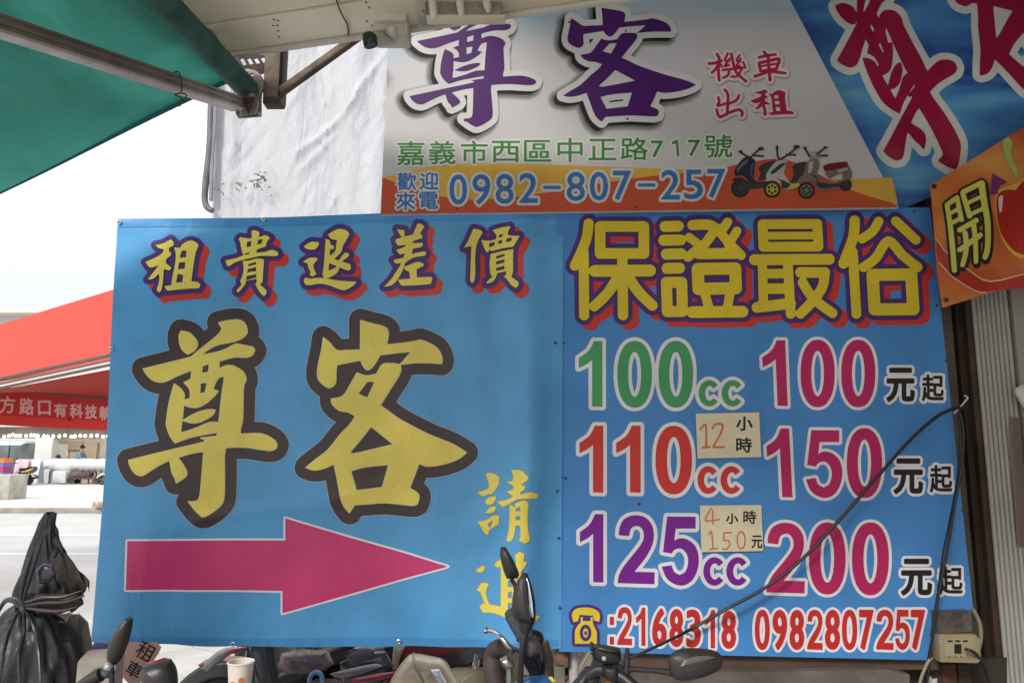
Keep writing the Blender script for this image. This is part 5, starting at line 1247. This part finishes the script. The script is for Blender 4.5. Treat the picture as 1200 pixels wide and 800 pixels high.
tube('plug_lead', [wl(1131, 760, -.02), wl(1138, 762, -.03), wl(1146, 768, 0), wl(1153, 780, .05), wl(1160, 800, .06)], .006, BLKM, so, 8)

# ---------------------------------------------------------------- scooters
def sideprism(name, prof, width, M, m, parent, bev=.012, taper=None, y0=0.0):
    """body panel: a profile in x-z given width, edges rounded, optionally narrowed towards some height"""
    P = soften(prof); tris = tessellate_polygon([[Vector((x, z, 0)) for x, z in P]])
    bm = bmesh.new(); k = len(P)
    A = [bm.verts.new((x, y0 - width / 2, z)) for x, z in P]; B = [bm.verts.new((x, y0 + width / 2, z)) for x, z in P]
    for t_ in tris:
        bm.faces.new([A[i] for i in t_]); bm.faces.new([B[i] for i in t_])
    for i in range(k): bm.faces.new([A[i], A[(i + 1) % k], B[(i + 1) % k], B[i]])
    bmesh.ops.recalc_face_normals(bm, faces=bm.faces)
    bmesh.ops.dissolve_limit(bm, angle_limit=.02, verts=bm.verts, edges=bm.edges)
    if bev:
        ed = [e for e in bm.edges if len(e.link_faces) == 2 and e.calc_face_angle(0) > .9]
        bmesh.ops.bevel(bm, geom=ed, offset=bev, segments=3, affect='EDGES', clamp_overlap=True)
    if taper:
        za, zb, f = taper
        for v in bm.verts:
            t_ = min(1, max(0, (v.co.z - za) / (zb - za))); v.co.y = y0 + (v.co.y - y0) * (1 + (f - 1) * t_)
    for v in bm.verts: v.co = M @ v.co
    me = bpy.data.meshes.new(name); bm.to_mesh(me); bm.free(); return link(name, me, m, parent, 'auto')
TYRE = mat('tyre_rubber', (.018, .017, .017), .85, 0, .2, 30, .3, 60)
RIM = mat('rim_alloy', (.30, .29, .28), .35, .8, .1)
SEATM = mat('seat_vinyl', (.022, .02, .02), .5, 0, .1, 20, .3, 120)
BLKP = mat('scooter_black', (.022, .021, .023), .38, 0, .15, 4, .12, 200)
CHROME = mat('chrome', (.62, .62, .64), .14, 1, .03)
GLASSM = mat('mirror_glass', (.55, .62, .70), .04, 1, .02)
LENS = mat('clear_lens', (.55, .55, .55), .1, .2, .05)
REDL = mat('red_lens', (.45, .02, .015), .2, 0, .05)
def wheel(M, x, parent, r=.23, w_=.085):
    c = M @ Vector((x, 0, r)); ax = (M.to_3x3() @ Vector((0, 1, 0)))
    t_ = lathe('wheel', [(r * .64, -w_ * .35), (r * .8, -w_ * .5), (r * .95, -w_ * .36), (r, 0), (r * .95, w_ * .36), (r * .8, w_ * .5), (r * .64, w_ * .35), (r * .64, -w_ * .35)], c, ax, TYRE, parent, 36)
    lathe('rim', [(r * .66, -w_ * .36), (r * .6, -w_ * .3), (r * .58, 0), (r * .6, w_ * .3), (r * .66, w_ * .36), (r * .67, 0), (r * .66, -w_ * .36)], c, ax, RIM, t_, 32)
    lathe('hub', [(.001, -w_ * .5), (.04, -w_ * .5), (.05, 0), (.04, w_ * .5), (.001, w_ * .5)], c, ax, RIM, t_, 16)
    for k in range(5):
        a_ = k * 2 * math.pi / 5 + .3; d_ = Vector((math.cos(a_), 0, math.sin(a_)))
        beam('spoke', c + M.to_3x3() @ (d_ * .035), c + M.to_3x3() @ (d_ * r * .6), .03, .022, RIM, t_, up=ax)
    return t_
def scooter(x, y, head, lab, body, trim, bars=True, seatz=.77, group=None, dark=BLKP, low=1.0):
    """heading 'head' is where the front points, metres, origin under the middle"""
    M = Matrix.Translation((x, y, 0)) @ Matrix.Rotation(head, 4, 'Z')
    s = thing('scooter', lab, 'scooter', group)
    wheel(M, .62, s); wheel(M, -.60, s)
    k = seatz - .77
    sideprism('front_fender', [(.36, .33), (.42, .47), (.55, .52), (.72, .50), (.86, .38), (.90, .30), (.84, .33), (.72, .42), (.60, .45), (.48, .40), (.42, .30)], .13, M, body, s, .01)
    for d_ in (-.07, .07): beam('fork', M @ Vector((.60, d_, .23)), M @ Vector((.42, d_ * .9, .62)), .028, .032, dark, s)
    sideprism('leg_shield', [(a_, .3 + (b_ - .3) * low) for a_, b_ in [(.30, .30), (.36, .34), (.46, .60), (.46, .78), (.36, .93), (.28, .95), (.30, .80), (.33, .62), (.26, .40), (.22, .32)]], .40, M, body, s, .03, (.5, .95, .62))
    sideprism('front_trim', [(a_, .3 + (b_ - .3) * low) for a_, b_ in [(.40, .46), (.50, .62), (.52, .74), (.46, .84), (.44, .70), (.40, .56)]], .16, M, trim, s, .012)
    sideprism('headlamp', [(a_, .3 + (b_ - .3) * low) for a_, b_ in [(.46, .68), (.535, .72), (.50, .82), (.44, .84)]], .22, M, LENS, s, .012)
    sideprism('floorboard', [(.30, .27), (.30, .34), (-.18, .33), (-.26, .36), (-.30, .28), (-.1, .22), (.2, .22)], .30, M, dark, s, .012)
    sideprism('side_skirt', [(.28, .24), (.30, .31), (-.1, .29), (-.40, .42), (-.44, .36), (-.2, .20), (.15, .19)], .34, M, body, s, .012)
    sideprism('rear_body', [(-.14, .36), (-.20, .62), (-.26, .70 + k), (-.60, .74 + k), (-.88, .80 + k), (-.93, .74 + k), (-.80, .58), (-.60, .50), (-.40, .48), (-.30, .36)], .30, M, body, s, .03, (.4, .8, .8))
    sideprism('side_accent', [(-.30, .56), (-.60, .60), (-.86, .74), (-.84, .77), (-.60, .68), (-.28, .62)], .315, M, trim, s, .006)
    sideprism('seat', [(-.16, .70 + k), (-.20, .75 + k), (-.34, .77 + k), (-.50, .77 + k), (-.56, .82 + k), (-.84, .84 + k), (-.90, .80 + k), (-.80, .765 + k), (-.50, .72 + k), (-.24, .69 + k)], .27, M, SEATM, s, .03)
    sideprism('tail_lamp', [(-.90, .70 + k), (-.945, .73 + k), (-.93, .78 + k), (-.88, .78 + k)], .16, M, REDL, s, .008)
    sideprism('rear_fender', [(-.78, .50), (-.95, .44), (-1.0, .30), (-.97, .30), (-.92, .40), (-.78, .46)], .14, M, dark, s, .006)
    sideprism('engine_case', [(-.20, .22), (-.20, .36), (-.45, .40), (-.70, .34), (-.72, .20), (-.50, .16)], .13, M, dark, s, .02, None, .09)
    tube('exhaust', [M @ Vector((-.30, -.13, .26)), M @ Vector((-.50, -.17, .26)), M @ Vector((-.92, -.18, .36))], [.03, .055, .05], dark, s, 12)
    tube('shock_absorber', [M @ Vector((-.62, .13, .28)), M @ Vector((-.66, .12, .58))], .022, CHROME, s, 10)
    if bars:
        tube('handlebar', [M @ Vector((.20, -.33, .97)), M @ Vector((.27, -.18, .98)), M @ Vector((.33, 0, .95)), M @ Vector((.27, .18, .98)), M @ Vector((.20, .33, .97))], .015, dark, s, 10)
        sideprism('handlebar_cowl', [(.24, .93), (.26, 1.02), (.36, 1.04), (.42, .95), (.38, .90)], .26, M, body, s, .025)
        for d_ in (-1, 1):
            tube('grip', [M @ Vector((.21, d_ * .24, .975)), M @ Vector((.17, d_ * .37, .965))], .018, SEATM, s, 10)
            tube('mirror_stalk', [M @ Vector((.27, d_ * .2, .99)), M @ Vector((.28, d_ * .27, 1.10)), M @ Vector((.26, d_ * .33, 1.15))], .006, dark, s, 8)
            c = M @ Vector((.25, d_ * .36, 1.18)); bm = bmesh.new(); bmesh.ops.create_uvsphere(bm, u_segments=16, v_segments=10, radius=1)
            for v in bm.verts: v.co = c + (M.to_3x3() @ Vector((v.co.x * .02, v.co.y * .08, v.co.z * .05)))
            me = bpy.data.meshes.new('mirror'); bm.to_mesh(me); bm.free(); link('mirror', me, dark, s, True)
    return s, M
CHAR = mat('charcoal_paint', (.04, .037, .038), .3, 0, .15, 3, 0, 40, .5, None, 0, .5)
MARO = mat('dark_red_paint', (.22, .02, .03), .3, 0, .1, 3, coat=.5)
TANP = mat('tan_paint', (.42, .32, .20), .28, 0, .06, 2, coat=.6)
BRNP = mat('brown_paint', (.10, .065, .055), .35, 0, .1, 2, coat=.4)
SILV = mat('silver_paint', (.42, .42, .44), .3, .4, .08)
s1, M1 = scooter(W(262, 800, 4.0).x + .62, 4.0, math.pi, 'charcoal scooter with dark red fender stripe behind the left banner hem', CHAR, MARO, group='scooters parked behind the banner')
sideprism('fender_stripe', [(.50, .50), (.62, .53), (.74, .505), (.70, .49), (.60, .508)], .10, M1, MARO, s1, .004)
c = M1 @ Vector((.02, 0, .36)); boxm('plastic_bag', (c.x, c.y, .38), (.34, .2, .05), mat('clear_bag', (.12, .075, .07), .2, 0, .5, 12, 1.0, 22), s1, bev=.02)
s2, M2 = scooter(W(470, 800, 4.25).x + .25, 4.45, math.pi + .35, 'black scooter with brown apron parked between the charcoal and the tan scooter', BRNP, CHAR, group='scooters parked behind the banner')
s0, M0 = scooter(W(400, 800, 5.0).x + .1, 5.05, math.pi - .15, 'plain black scooter farthest back in the row behind the banner', BLKP, BLKP, group='scooters parked behind the banner')
s9, M9 = scooter(W(560, 800, 4.9).x + .3, 5.15, .2, 'dark brown scooter behind the beige cloth under the banner seam', BRNP, BLKP, group='scooters parked behind the banner')
s3, M3 = scooter(.10, 4.35, math.pi + 1.0, 'tan beige scooter behind the banner with smooth curved front', TANP, SILV, group='scooters parked behind the banner')
pillow('front_cowl', '455,806 462,788 474,772 484,765 505,768 520,772 530,785 545,812 500,830 462,822', 3.62, .09, TANP, s3, rings=(1, .98, .92, .8, .5))
pillow('cowl_lamp', '505,784 515,783 524,800 520,806 508,792', 3.545, .02, LENS, s3)
tube('cowl_rib', [W(484, 766, 3.60), W(488, 782, 3.535), W(500, 806, 3.54)], .006, mat('tan_dark', (.26, .19, .12), .3), s3, 8)
pillow('apron', '432,754 452,753 460,775 462,798 450,800 440,780', 3.9, .05, BRNP, s2)
pillow('bracket_arm', '462,752 478,752 470,768 465,785 460,784 460,768', 3.8, .02, TANP, s3)
lathe('round_badge', [(.001, .004), (.022, .003), (.024, 0)], W(447, 784, 3.84), (0, -1, 0), SILV, s2, 18)
for x, y in ((405, 760), (450, 796)):
    c = W(x, y, 3.8); lathe('orange_reflector', [(.001, .004), (.014, .004), (.016, -.01)], c, (0, -1, .1), mat('orange_lens', (.75, .10, .03), .25), s2, 14)
tube('silver_tube', [W(330, 795, 3.7), W(365, 780, 3.7), W(395, 762, 3.7), W(420, 750, 3.7)], [.03, .03, .022, .022], BLKP, s2, 12)
lathe('chrome_cap', [(.001, .03), (.018, .028), (.02, 0)], W(378, 769, 3.66), (-.5, -.6, .1), CHROME, s2, 14)
tube('brake_hose', [W(440, 805, 3.7), W(460, 788, 3.7), W(475, 774, 3.7), W(486, 764, 3.75)], .006, BLKM, s2, 8)
pillow('silver_blade', '386,789 412,782 440,777 448,780 430,787 398,794', 3.66, .012, mat('dull_silver', (.22, .21, .22), .3, .5), s2)
pillow('red_blade', '412,795 440,789 464,786 458,793 430,799 414,800', 3.64, .012, MARO, s2)
pillow('black_panel', '398,776 425,764 452,762 462,780 440,800 400,802', 3.72, .03, CHAR, s2)
pillow('side_cover', '404,768 426,757 440,760 436,771 412,778', 3.69, .02, mat('warm_grey_plastic', (.10, .085, .085), .35), s2)
pillow('crumpled_bag', '330,764 352,760 384,762 392,776 376,787 340,789 326,780', 3.62, .05, mat('clear_bag', (.12, .075, .07), .2, 0, .5, 12, 1.0, 22), s1)
tube('blue_hose', [W(362, 806, 3.55), W(364, 792, 3.55), W(371, 787, 3.55), W(377, 792, 3.55), W(378, 806, 3.55)], .010, mat('hose_blue', (.10, .16, .26), .4), s1, 10)
pillow('fender_edge', '236,783 246,770 262,759 284,757 272,765 254,778 243,786', 3.86, .015, mat('dull_silver', (.22, .21, .22), .3, .5), s1)
pillow('fender_red', '258,768 268,760 292,757 280,764', 3.83, .01, MARO, s1)
pillow('fork_cover', '292,757 306,757 318,782 322,806 300,806 298,780', 3.84, .03, mat('warm_grey_plastic', (.10, .085, .085), .35), s1)
bd = thing('cloth_bundle', 'smooth beige cloth draped under the banner left of the near scooter', 'cloth')
pillow('cloth', '530,752 600,752 604,800 590,830 520,830 512,790', 4.3, .12, mat('beige_cloth', (.22, .18, .145), .9, 0, .08, 2, .3, 6), bd)

# --- foreground scooter in the middle, facing right, its handlebar seen end-on
n4, M4 = scooter(-.42, 2.40, 0.0, 'black scooter in front of the seam with two mirrors side by side', BLKP, mat('blue_paint', (.03, .13, .38), .25, coat=.6), bars=False, seatz=.73, low=.72)
MIR = mat('mirror_shell', (.030, .026, .027), .42, 0, .1, 30, .15, 300)
DK2 = mat('mirror_dark', (.022, .02, .022), .45, 0, .1, 30)
yn, yf_ = 2.15, 2.62
mm_ = pillow('mirror', '587,640 592,640 598,650 604,662 608,673 606,678 594,678 590,668 586,650', yf_, .03, MIR, n4, yaw=.3)
pillow('mirror', '613,670 618,671 624,690 626,715 626,727 622,732 611,730 603,722 602,705 605,688', yn, .035, MIR, n4, yaw=-.5, rings=(1, .985, .93, .78, .45))
g_ = pillow('mirror_glass', '616.5,676 620,684 624,705 625,722 622,725 618,705 616,688', yn - .035, .003, GLASSM, n4, yaw=-.8)
tube('mirror_rim', [W(614.5, 672, yn - .03), W(616, 690, yn - .035), W(619, 712, yn - .035), W(622, 729, yn - .03)], .0035, DK2, n4, 8)
tube('mirror_rim', [W(617, 672, yn - .03), W(622, 688, yn - .02), W(626, 708, yn - .02), W(626, 728, yn - .02)], .0035, DK2, n4, 8)
tube('mirror_socket', [W(617, 728, yn - .02), W(616, 734, yn - .02), W(615, 741, yn - .02)], [.022, .018, .012], DK2, n4, 12)
tube('mirror_stalk', [W(615, 740, yn - .02), W(612, 760, yn - .02), W(610, 790, yn), W(609, 830, yn + .03)], [.011, .008, .008, .010], DK2, n4, 10)
tube('mirror_stalk', [W(599, 678, yf_), W(604, 688, yf_), W(606, 715, yf_ - .02), W(608, 750, yf_ - .1)], [.008, .007, .007, .008], DK2, n4, 10)
tube('grip', [W(600, 722, yn + .22), W(610, 738, yn + .18), W(618, 752, yn + .12)], [.021, .023, .021], mat('grip_blueblack', (.035, .045, .06), .5), n4, 14)
lathe('bar_end', [(.001, .014), (.016, .012), (.02, 0), (.02, -.01)], W(599, 720, yn + .22), W(599, 720, yn + .22) - W(610, 738, yn + .18), mat('grip_blueblack', (.035, .045, .06), .5), n4, 14)
pillow('switch_housing', '610,744 622,742 632,752 634,762 622,770 612,764', yn + .02, .03, mat('housing_grey', (.07, .065, .07), .4), n4)
pillow('throttle_cover', '622,736 634,740 638,748 634,758 624,752', yn + .12, .03, BLKM, n4)
tube('brake_lever', [W(571, 738, yn + .05), W(579, 740, yn + .03), W(589, 748, yn), W(597, 758, yn), W(606, 763, yn + .02)], [.0055, .006, .007, .009, .01], CHROME, n4, 10)
lathe('lever_ball', [(.001, -.009), (.0075, -.006), (.010, 0), (.0075, .006), (.001, .009)], W(569.5, 738, yn + .05), (1, 0, .1), CHROME, n4, 14)
pillow('lever_clamp', '585,771 594,767 602,775 603,781 596,783 589,780', yn - .02, .02, mat('satin_alloy', (.30, .30, .31), .3, .8), n4)
tube('clamp_post', [W(597, 780, yn), W(597, 800, yn), W(597, 830, yn)], .009, mat('satin_alloy', (.30, .30, .31), .3, .8), n4, 10)
tube('brake_cable', [W(590, 757, yn + .1), W(580, 763, yn + .15), W(578, 785, yn + .15), W(585, 810, yn + .15), W(600, 830, yn + .2)], [.022, .028, .03, .028, .02], mat('rubber_sleeve', (.05, .035, .035), .6), n4, 12)
random.seed(5)
for k in range(7): tube('control_cable', [W(612 + k * 3, 764 + k, yn + .05), W(616 + k * 3.2, 778 + random.uniform(-3, 3), yn + .08), W(622 + k * 2, 792, yn + .1), W(626 + k * 3, 830, yn + .14)], .0035, BLKM, n4, 6)
tube('handlebar', [W(618, 752, yn + .12), W(628, 770, yn + .25), W(634, 800, yn + .35)], .016, BLKM, n4, 10)
tube('fork_tube', [W(636, 752, yn + .3), W(642, 775, yn + .3), W(643, 830, yn + .3)], .018, mat('bronze_tube', (.10, .07, .06), .4), n4, 10)
pillow('front_cowl', '600,800 618,792 632,790 645,793 660,806 668,830 600,830', yn + .1, .05, mat('blue_paint', (.03, .13, .38), .25, coat=.6), n4)
pillow('yellow_sticker', '642,793 647,792 653,799 647,799', yn + .035, .004, mat('sticker_yellow', (.6, .5, .05), .5), n4)

# --- foreground scooter at the right, master cylinder and one mirror in view
n5, M5 = scooter(.98, 1.92, math.pi + .38, 'black scooter whose single mirror sits below the mobile number', BLKP, BLKP, bars=False, low=.7)
y5 = 1.62
pillow('brake_reservoir', '695,757 700,755 722,758 727,761 728,770 724,777 706,776 697,770', y5, .022, BLKM, n5, rings=(1, .99, .95, .88, .6))
pillow('reservoir_lid', '694,756 700,754 724,758 727,761 722,763 700,760', y5 - .015, .02, mat('lid_black', (.03, .03, .032), .35), n5, rings=(1, .98, .93, .85, .6))
pillow('lever_perch', '704,775 724,775 726,790 718,800 706,792', y5 + .01, .025, BLKM, n5)
lathe('perch_screw', [(.001, .003), (.004, .002), (.005, 0)], W(708, 771, y5 - .024), (0, -1, 0), SILV, n5, 8)
pillow('lever_knob', '691,754 692,751 695,752 697,760 695,764 691,760', y5, .008, BLKM, n5)
tube('lever_post', [W(735, 759, y5), W(735, 775, y5), W(733, 800, y5)], [.004, .006, .010], BLKM, n5, 8)
tube('handlebar', [W(672, 808, y5 + .05), W(688, 792, y5 + .03), W(704, 784, y5 + .02), W(728, 792, y5), W(745, 806, y5 - .02)], .012, BLKM, n5, 12)
tube('brake_hose', [W(676, 830, y5), W(682, 800, y5 + .02), W(700, 782, y5 + .03), W(712, 780, y5)], .008, BLKM, n5, 8)
tube('brake_hose', [W(735, 830, y5), W(736, 800, y5), W(730, 786, y5), W(718, 778, y5)], .007, BLKM, n5, 8)
pillow('orange_reflector', '706,792 716,792 720,808 706,808', y5 + .06, .01, mat('amber_lens', (.45, .14, .02), .3), n5)
pillow('grip_sleeve', '676,795 686,780 697,780 704,790 700,806 680,812', y5 + .05, .03, SEATM, n5)
tube('mirror_stalk', [W(732, 784, y5), W(745, 783.5, y5), W(770, 785.5, y5), W(790, 788, y5)], [.007, .0052, .0055, .008], DK2, n5, 10)
pillow('mirror', '782,770 788,762 800,758.5 818,759 836,762 845,767 848,774 844,784 832,790 812,795 794,795 785,788', y5, .026, MIR, n5, yaw=.2, rings=(1, .985, .94, .8, .45))
pillow('mirror_facet', '796,779 801,771 815,768 832,768.5 840,771 826,775 808,778', y5 - .022, .006, mat('facet_grey', (.10, .10, .105), .35), n5, yaw=.2, soft=False)

# --- foreground scooter at the left: two mirrors
n3, M3b = scooter(-1.32, 1.92, 0.0, 'black scooter at lower left showing a tall leaf-shaped mirror and a round one', BLKP, BLKP, bars=False, seatz=.70, low=.7)
y3 = 1.9
pillow('mirror', '154,721 158,723 157,732 152,750 144,768 136,778 130,780 127,774 128,762 134,744 145,729', y3, .028, MIR, n3, yaw=-.35, rings=(1, .985, .93, .8, .45))
tube('mirror_stalk', [W(130, 779, y3), W(131, 790, y3), W(130, 830, y3)], [.007, .006, .008], DK2, n3, 8)
pillow('mirror_ball', '123,777 130,775 133,780 130,786 122,784', y3 - .01, .012, SILV, n3)
pillow('mirror', '170,778 176,776 192,771 200,772 206,784 207,804 200,816 176,816 168,804', y3 - .15, .035, mat('round_mirror', (.028, .026, .028), .4, 0, .1, 20), n3, yaw=.15, rings=(1, .985, .95, .86, .5))
tube('mirror_rim', [W(174, 777, y3 - .19), W(182, 775, y3 - .2), W(194, 771, y3 - .19)], .003, MARO, n3, 6)
pillow('bar_clamp', '104,790 112,782 126,781 136,786 132,792 118,796 106,806', y3 + .02, .02, mat('housing_grey', (.07, .065, .07), .4), n3)
tube('handlebar', [W(86, 812, y3), W(104, 798, y3), W(118, 790, y3)], .016, BLKM, n3, 10)

# --- objects around them
cu = thing('paper_cup', 'pale paper cup with orange print standing on a scooter seat', 'cup')
yc = 2.42; ct_ = W(282.5, 775, yc); rr = .0385
lathe('cup', [(rr * .74, -.115), (rr * .76, -.112), (rr, 0), (rr * .95, 0), (rr * .72, -.105), (.001, -.104)], ct_, (0, 0, 1), mat('cup_paper', (.68, .62, .55), .6), cu, 32)
tp = [(ct_ + Vector((rr * math.cos(a_), rr * math.sin(a_), 0))) for a_ in [i * math.pi / 16 for i in range(33)]]
tube('cup_rim', tp, .0028, mat('cup_rim', (.74, .68, .62), .5), cu, 6, 1)
OR2 = mat('cup_orange', (.60, .16, .03), .6)
for ang, zz, sz in ((-1.9, -.055, .008), (-1.25, -.06, .011), (-1.15, -.045, .009), (-1.35, -.072, .007), (-2.0, -.085, .006)):
    r2 = rr * (1 + zz * 2.2) + .0006; d_ = Vector((math.cos(ang), math.sin(ang), 0)); lathe('cup_print', [(.001, .0006), (sz, .0004), (sz, -.001)], ct_ + Vector((0, 0, zz)) + d_ * r2, d_, OR2, cu, 7)
pb = thing('cardboard_sign', 'pink cardboard sign with two hand-written black characters hanging behind the leaf-shaped mirror', 'sign')
PBP = Plane((0, 2.95, 0), (-.1, -1, .1))
slab('board', '150,752 184,752 188.5,758 186,764 160,806 154,804 134,782', PBP, -.003, 0, mat('pink_card', (.50, .30, .25), .85, 0, .1, 8, .2, 40), pb)
def turned(ch, cx, cy, sz, ang, grow=.3):
    c_, s_ = math.cos(ang), math.sin(ang); g = Glyph([font_edges(ch)], grow=grow)
    return g.map([[sz * c_, -sz * s_, cx - sz * .5 * (c_ - s_)], [sz * s_, sz * c_, cy - sz * .5 * (s_ + c_)]])
for ch, x, y, sz in (('租', 171, 763, 21), ('車', 157, 784, 18)):
    lettering(pb, PBP, [turned(ch, x, y, sz, R(30), .2)], [(.01, 'black', BLK, 0, 0)], .25, 'paper', z0=0, word='handwriting')
nb = thing('navy_cloth', 'dark navy cloth hanging below the left end of the banner', 'cloth')
pillow('cloth', '111,752 140,752 141,775 134,800 128,830 116,830 112,780', 3.35, .06, mat('navy_cloth', (.022, .020, .06), .9, 0, .2, 5, .3, 12), nb)
# --- covered scooter at the far left
cv = thing('covered_scooter', 'scooter bundled in a tied dark rain cover with a pointed top', 'scooter')
COV = mat('cover_fabric', (.022, .022, .028), .36, 0, .25, 4, .8, 9)
COVB = mat('cover_brown', (.045, .026, .024), .5, 0, .3, 5, .3, 14)
def drape(name, rows, yd, m, parent, depth=.6, nseg=84, folds=7, amp=.09, seed=0, ph=0.0):
    """cloth gathered on rows of (px y, px left, px right)"""
    vs, fs = [], []
    dense = []
    for i in range(len(rows) - 1):
        for k in range(5):
            t_ = k / 5; sm = t_ * t_ * (3 - 2 * t_) * .5 + t_ * .5
            dense.append([rows[i][q] * (1 - sm) + rows[i + 1][q] * sm for q in range(3)])
    dense.append(list(rows[-1]))
    for j, (py, xl, xr) in enumerate(dense):
        a, b2 = W(xl, py, yd), W(xr, py, yd); c = (a + b2) / 2; rx = (b2.x - a.x) / 2
        for i in range(nseg):
            th = 2 * math.pi * i / nseg
            f = 1 + amp * (1.6 * (.5 - abs(math.sin(folds * .5 * th + ph + j * .11 + seed))) + .5 * math.sin(folds * th + ph + j * .16 + seed) + .6 * math.sin((folds * 1.7 // 1 + 2) * th - j * .23 + seed * 2) + .35 * math.sin((folds * 3) * th + j * .3) + .22 * math.sin(folds * 5 * th - j * .45 + seed)) * min(1, j / 6)
            f -= amp * .9
            vs.append(c + Vector((rx * f * math.cos(th), rx * depth * f * math.sin(th), .012 * math.sin(5 * th + j * .5))))
    R_ = len(dense)
    for j in range(R_ - 1):
        for i in range(nseg): fs.append((j * nseg + i, j * nseg + (i + 1) % nseg, (j + 1) * nseg + (i + 1) % nseg, (j + 1) * nseg + i))
    fs += [tuple(range(nseg)), tuple((R_ - 1) * nseg + i for i in range(nseg))]
    return meshobj(name, vs, fs, m, parent, True)
yv = 2.75
drape('cover_top', [(603, 53, 67), (607, 50, 66), (616, 44, 65), (630, 38, 68), (648, 31, 78), (668, 25, 88), (685, 20, 98), (695, 17, 98), (703, 20, 84), (710, 24, 56)], yv, COV, cv, .55, folds=6, amp=.085, seed=1)
drape('cover_flap', [(650, 58, 74), (662, 60, 86), (676, 66, 98), (684, 74, 106), (690, 84, 105)], yv - .06, COVB, cv, .3, folds=4, amp=.05, seed=3)
drape('cover_fold', [(700, 22, 50), (701, 30, 92), (704, 36, 97), (708, 40, 96), (714, 40, 84)], yv - .12, COVB, cv, .3, folds=3, amp=.05, seed=5)
drape('cover_skirt', [(708, 20, 40), (716, 8, 58), (730, -6, 74), (750, -22, 90), (775, -36, 98), (800, -46, 104), (850, -56, 112), (905, -60, 118)], yv, COV, cv, .6, folds=8, amp=.08, seed=7)
drape('grey_sheet', [(722, 62, 92), (732, 54, 104), (748, 54, 108), (775, 60, 111), (810, 64, 112), (880, 60, 114)], yv + .12, mat('cloudy_plastic', (.24, .21, .20), .35, 0, .35, 6, .4, 14), cv, .4, folds=4, amp=.05, seed=2)
boxm('carton', (W(100, 785, yv - .1).x, yv + .0, W(98, 785, yv).z - .22), (.12, .16, .55), mat('dull_card', (.48, .42, .36), .85), cv, rz=.3, bev=.01)
tube('tie_cord', [W(-2, 716, yv - .1), W(6, 704, yv - .13), W(16, 703, yv - .15), W(26, 709, yv - .16), W(32, 706, yv - .15), W(44, 712, yv - .15)], [.006, .008, .010, .014, .010, .006], COV, cv, 8)
tube('tie_cord', [W(26, 708, yv - .16), W(30, 716, yv - .17), W(36, 722, yv - .15), W(34, 740, yv - .16)], [.012, .011, .009, .006], COV, cv, 8)
for q in ((30, 706, 52, 700, 74, 699, 95, 692), (31, 709, 54, 706, 78, 705, 99, 698), (31, 712, 50, 715, 70, 716, 90, 711), (27, 704, 34, 680, 42, 655, 52, 625), (24, 704, 27, 685, 33, 664, 40, 642), (30, 715, 40, 735, 46, 765, 48, 810), (22, 715, 12, 735, 4, 765, -2, 810), (28, 716, 28, 740, 22, 770, 24, 812)):
    tube('cover_pleat', [W(q[i], q[i + 1], yv - .18 - (.05 if i == 4 and q[5] > 716 else 0) - (.09 if i == 6 and q[7] > 800 else 0)) for i in range(0, 8, 2)], [.004, .007, .006, .002], COV if q[0] != 31 else COVB, cv, 8)
drape('knot', [(700, 22, 30), (705, 18, 35), (711, 18, 36), (716, 22, 33)], yv - .14, COV, cv, .9, folds=3, amp=.08, nseg=24)
pillow('clear_visor', '42,668 50,660 62,662 66,672 58,682 46,684', yv - .15, .012, mat('visor_plastic', (.05, .045, .07), .12, 0, .2, 6, .4, 20), cv)
Mw = Matrix.Translation((W(30, 800, yv).x, yv, 0)) @ Matrix.Rotation(.2, 4, 'Z'); wheel(Mw, .35, cv)
# --- scooters by the far shop
s_, M_ = scooter(W(37, 568, YF - 2.0).x, YF - 3.2, math.pi, 'dark scooter with yellow touches parked by the pink poster board across the road', CHAR, mat('sticker_yellow', (.6, .5, .05), .5), group='scooters parked across the road')
s__, M__ = scooter(W(12, 568, YF - 1.2).x, YF - 1.2, math.pi + 1.2, 'black scooter half hidden behind the far crate stack', BLKP, BLKP, group='scooters parked across the road')
s___, M___ = scooter(W(138, 566, YF - 2.6).x, YF - 2.6, math.pi + .3, 'white and blue scooter across the road beside the blue banner edge', mat('white_paint', (.7, .7, .72), .3), mat('blue_paint', (.03, .13, .38), .25), group='scooters parked across the road')
for o in COL.objects:
    if o.parent in (s_, s__, s___) or (o.parent and o.parent.parent in (s_, s__, s___)):
        pass
for S in (s_, s__, s___): S.location.z += .1

# ---------------------------------------------------------------- put every empty at the base of its thing
bpy.context.view_layer.update()
kids = {}
for o in COL.objects:
    if o.parent: kids.setdefault(o.parent, []).append(o)
for o in list(COL.objects):
    if o.type == 'EMPTY' and o.parent is None and o in kids and not o.get('placed'):
        lo, hi = Vector((1e9,) * 3), Vector((-1e9,) * 3)
        st = list(kids[o])
        while st:
            c = st.pop(); st += kids.get(c, [])
            if c.type == 'MESH':
                for q in c.bound_box:
                    v = c.matrix_world @ Vector(q)
                    lo = Vector(map(min, lo, v)); hi = Vector(map(max, hi, v))
        p = Vector(((lo.x + hi.x) / 2, (lo.y + hi.y) / 2, lo.z)); d = p - o.location
        o.location = p
        for c in kids[o]: c.location = c.location - d
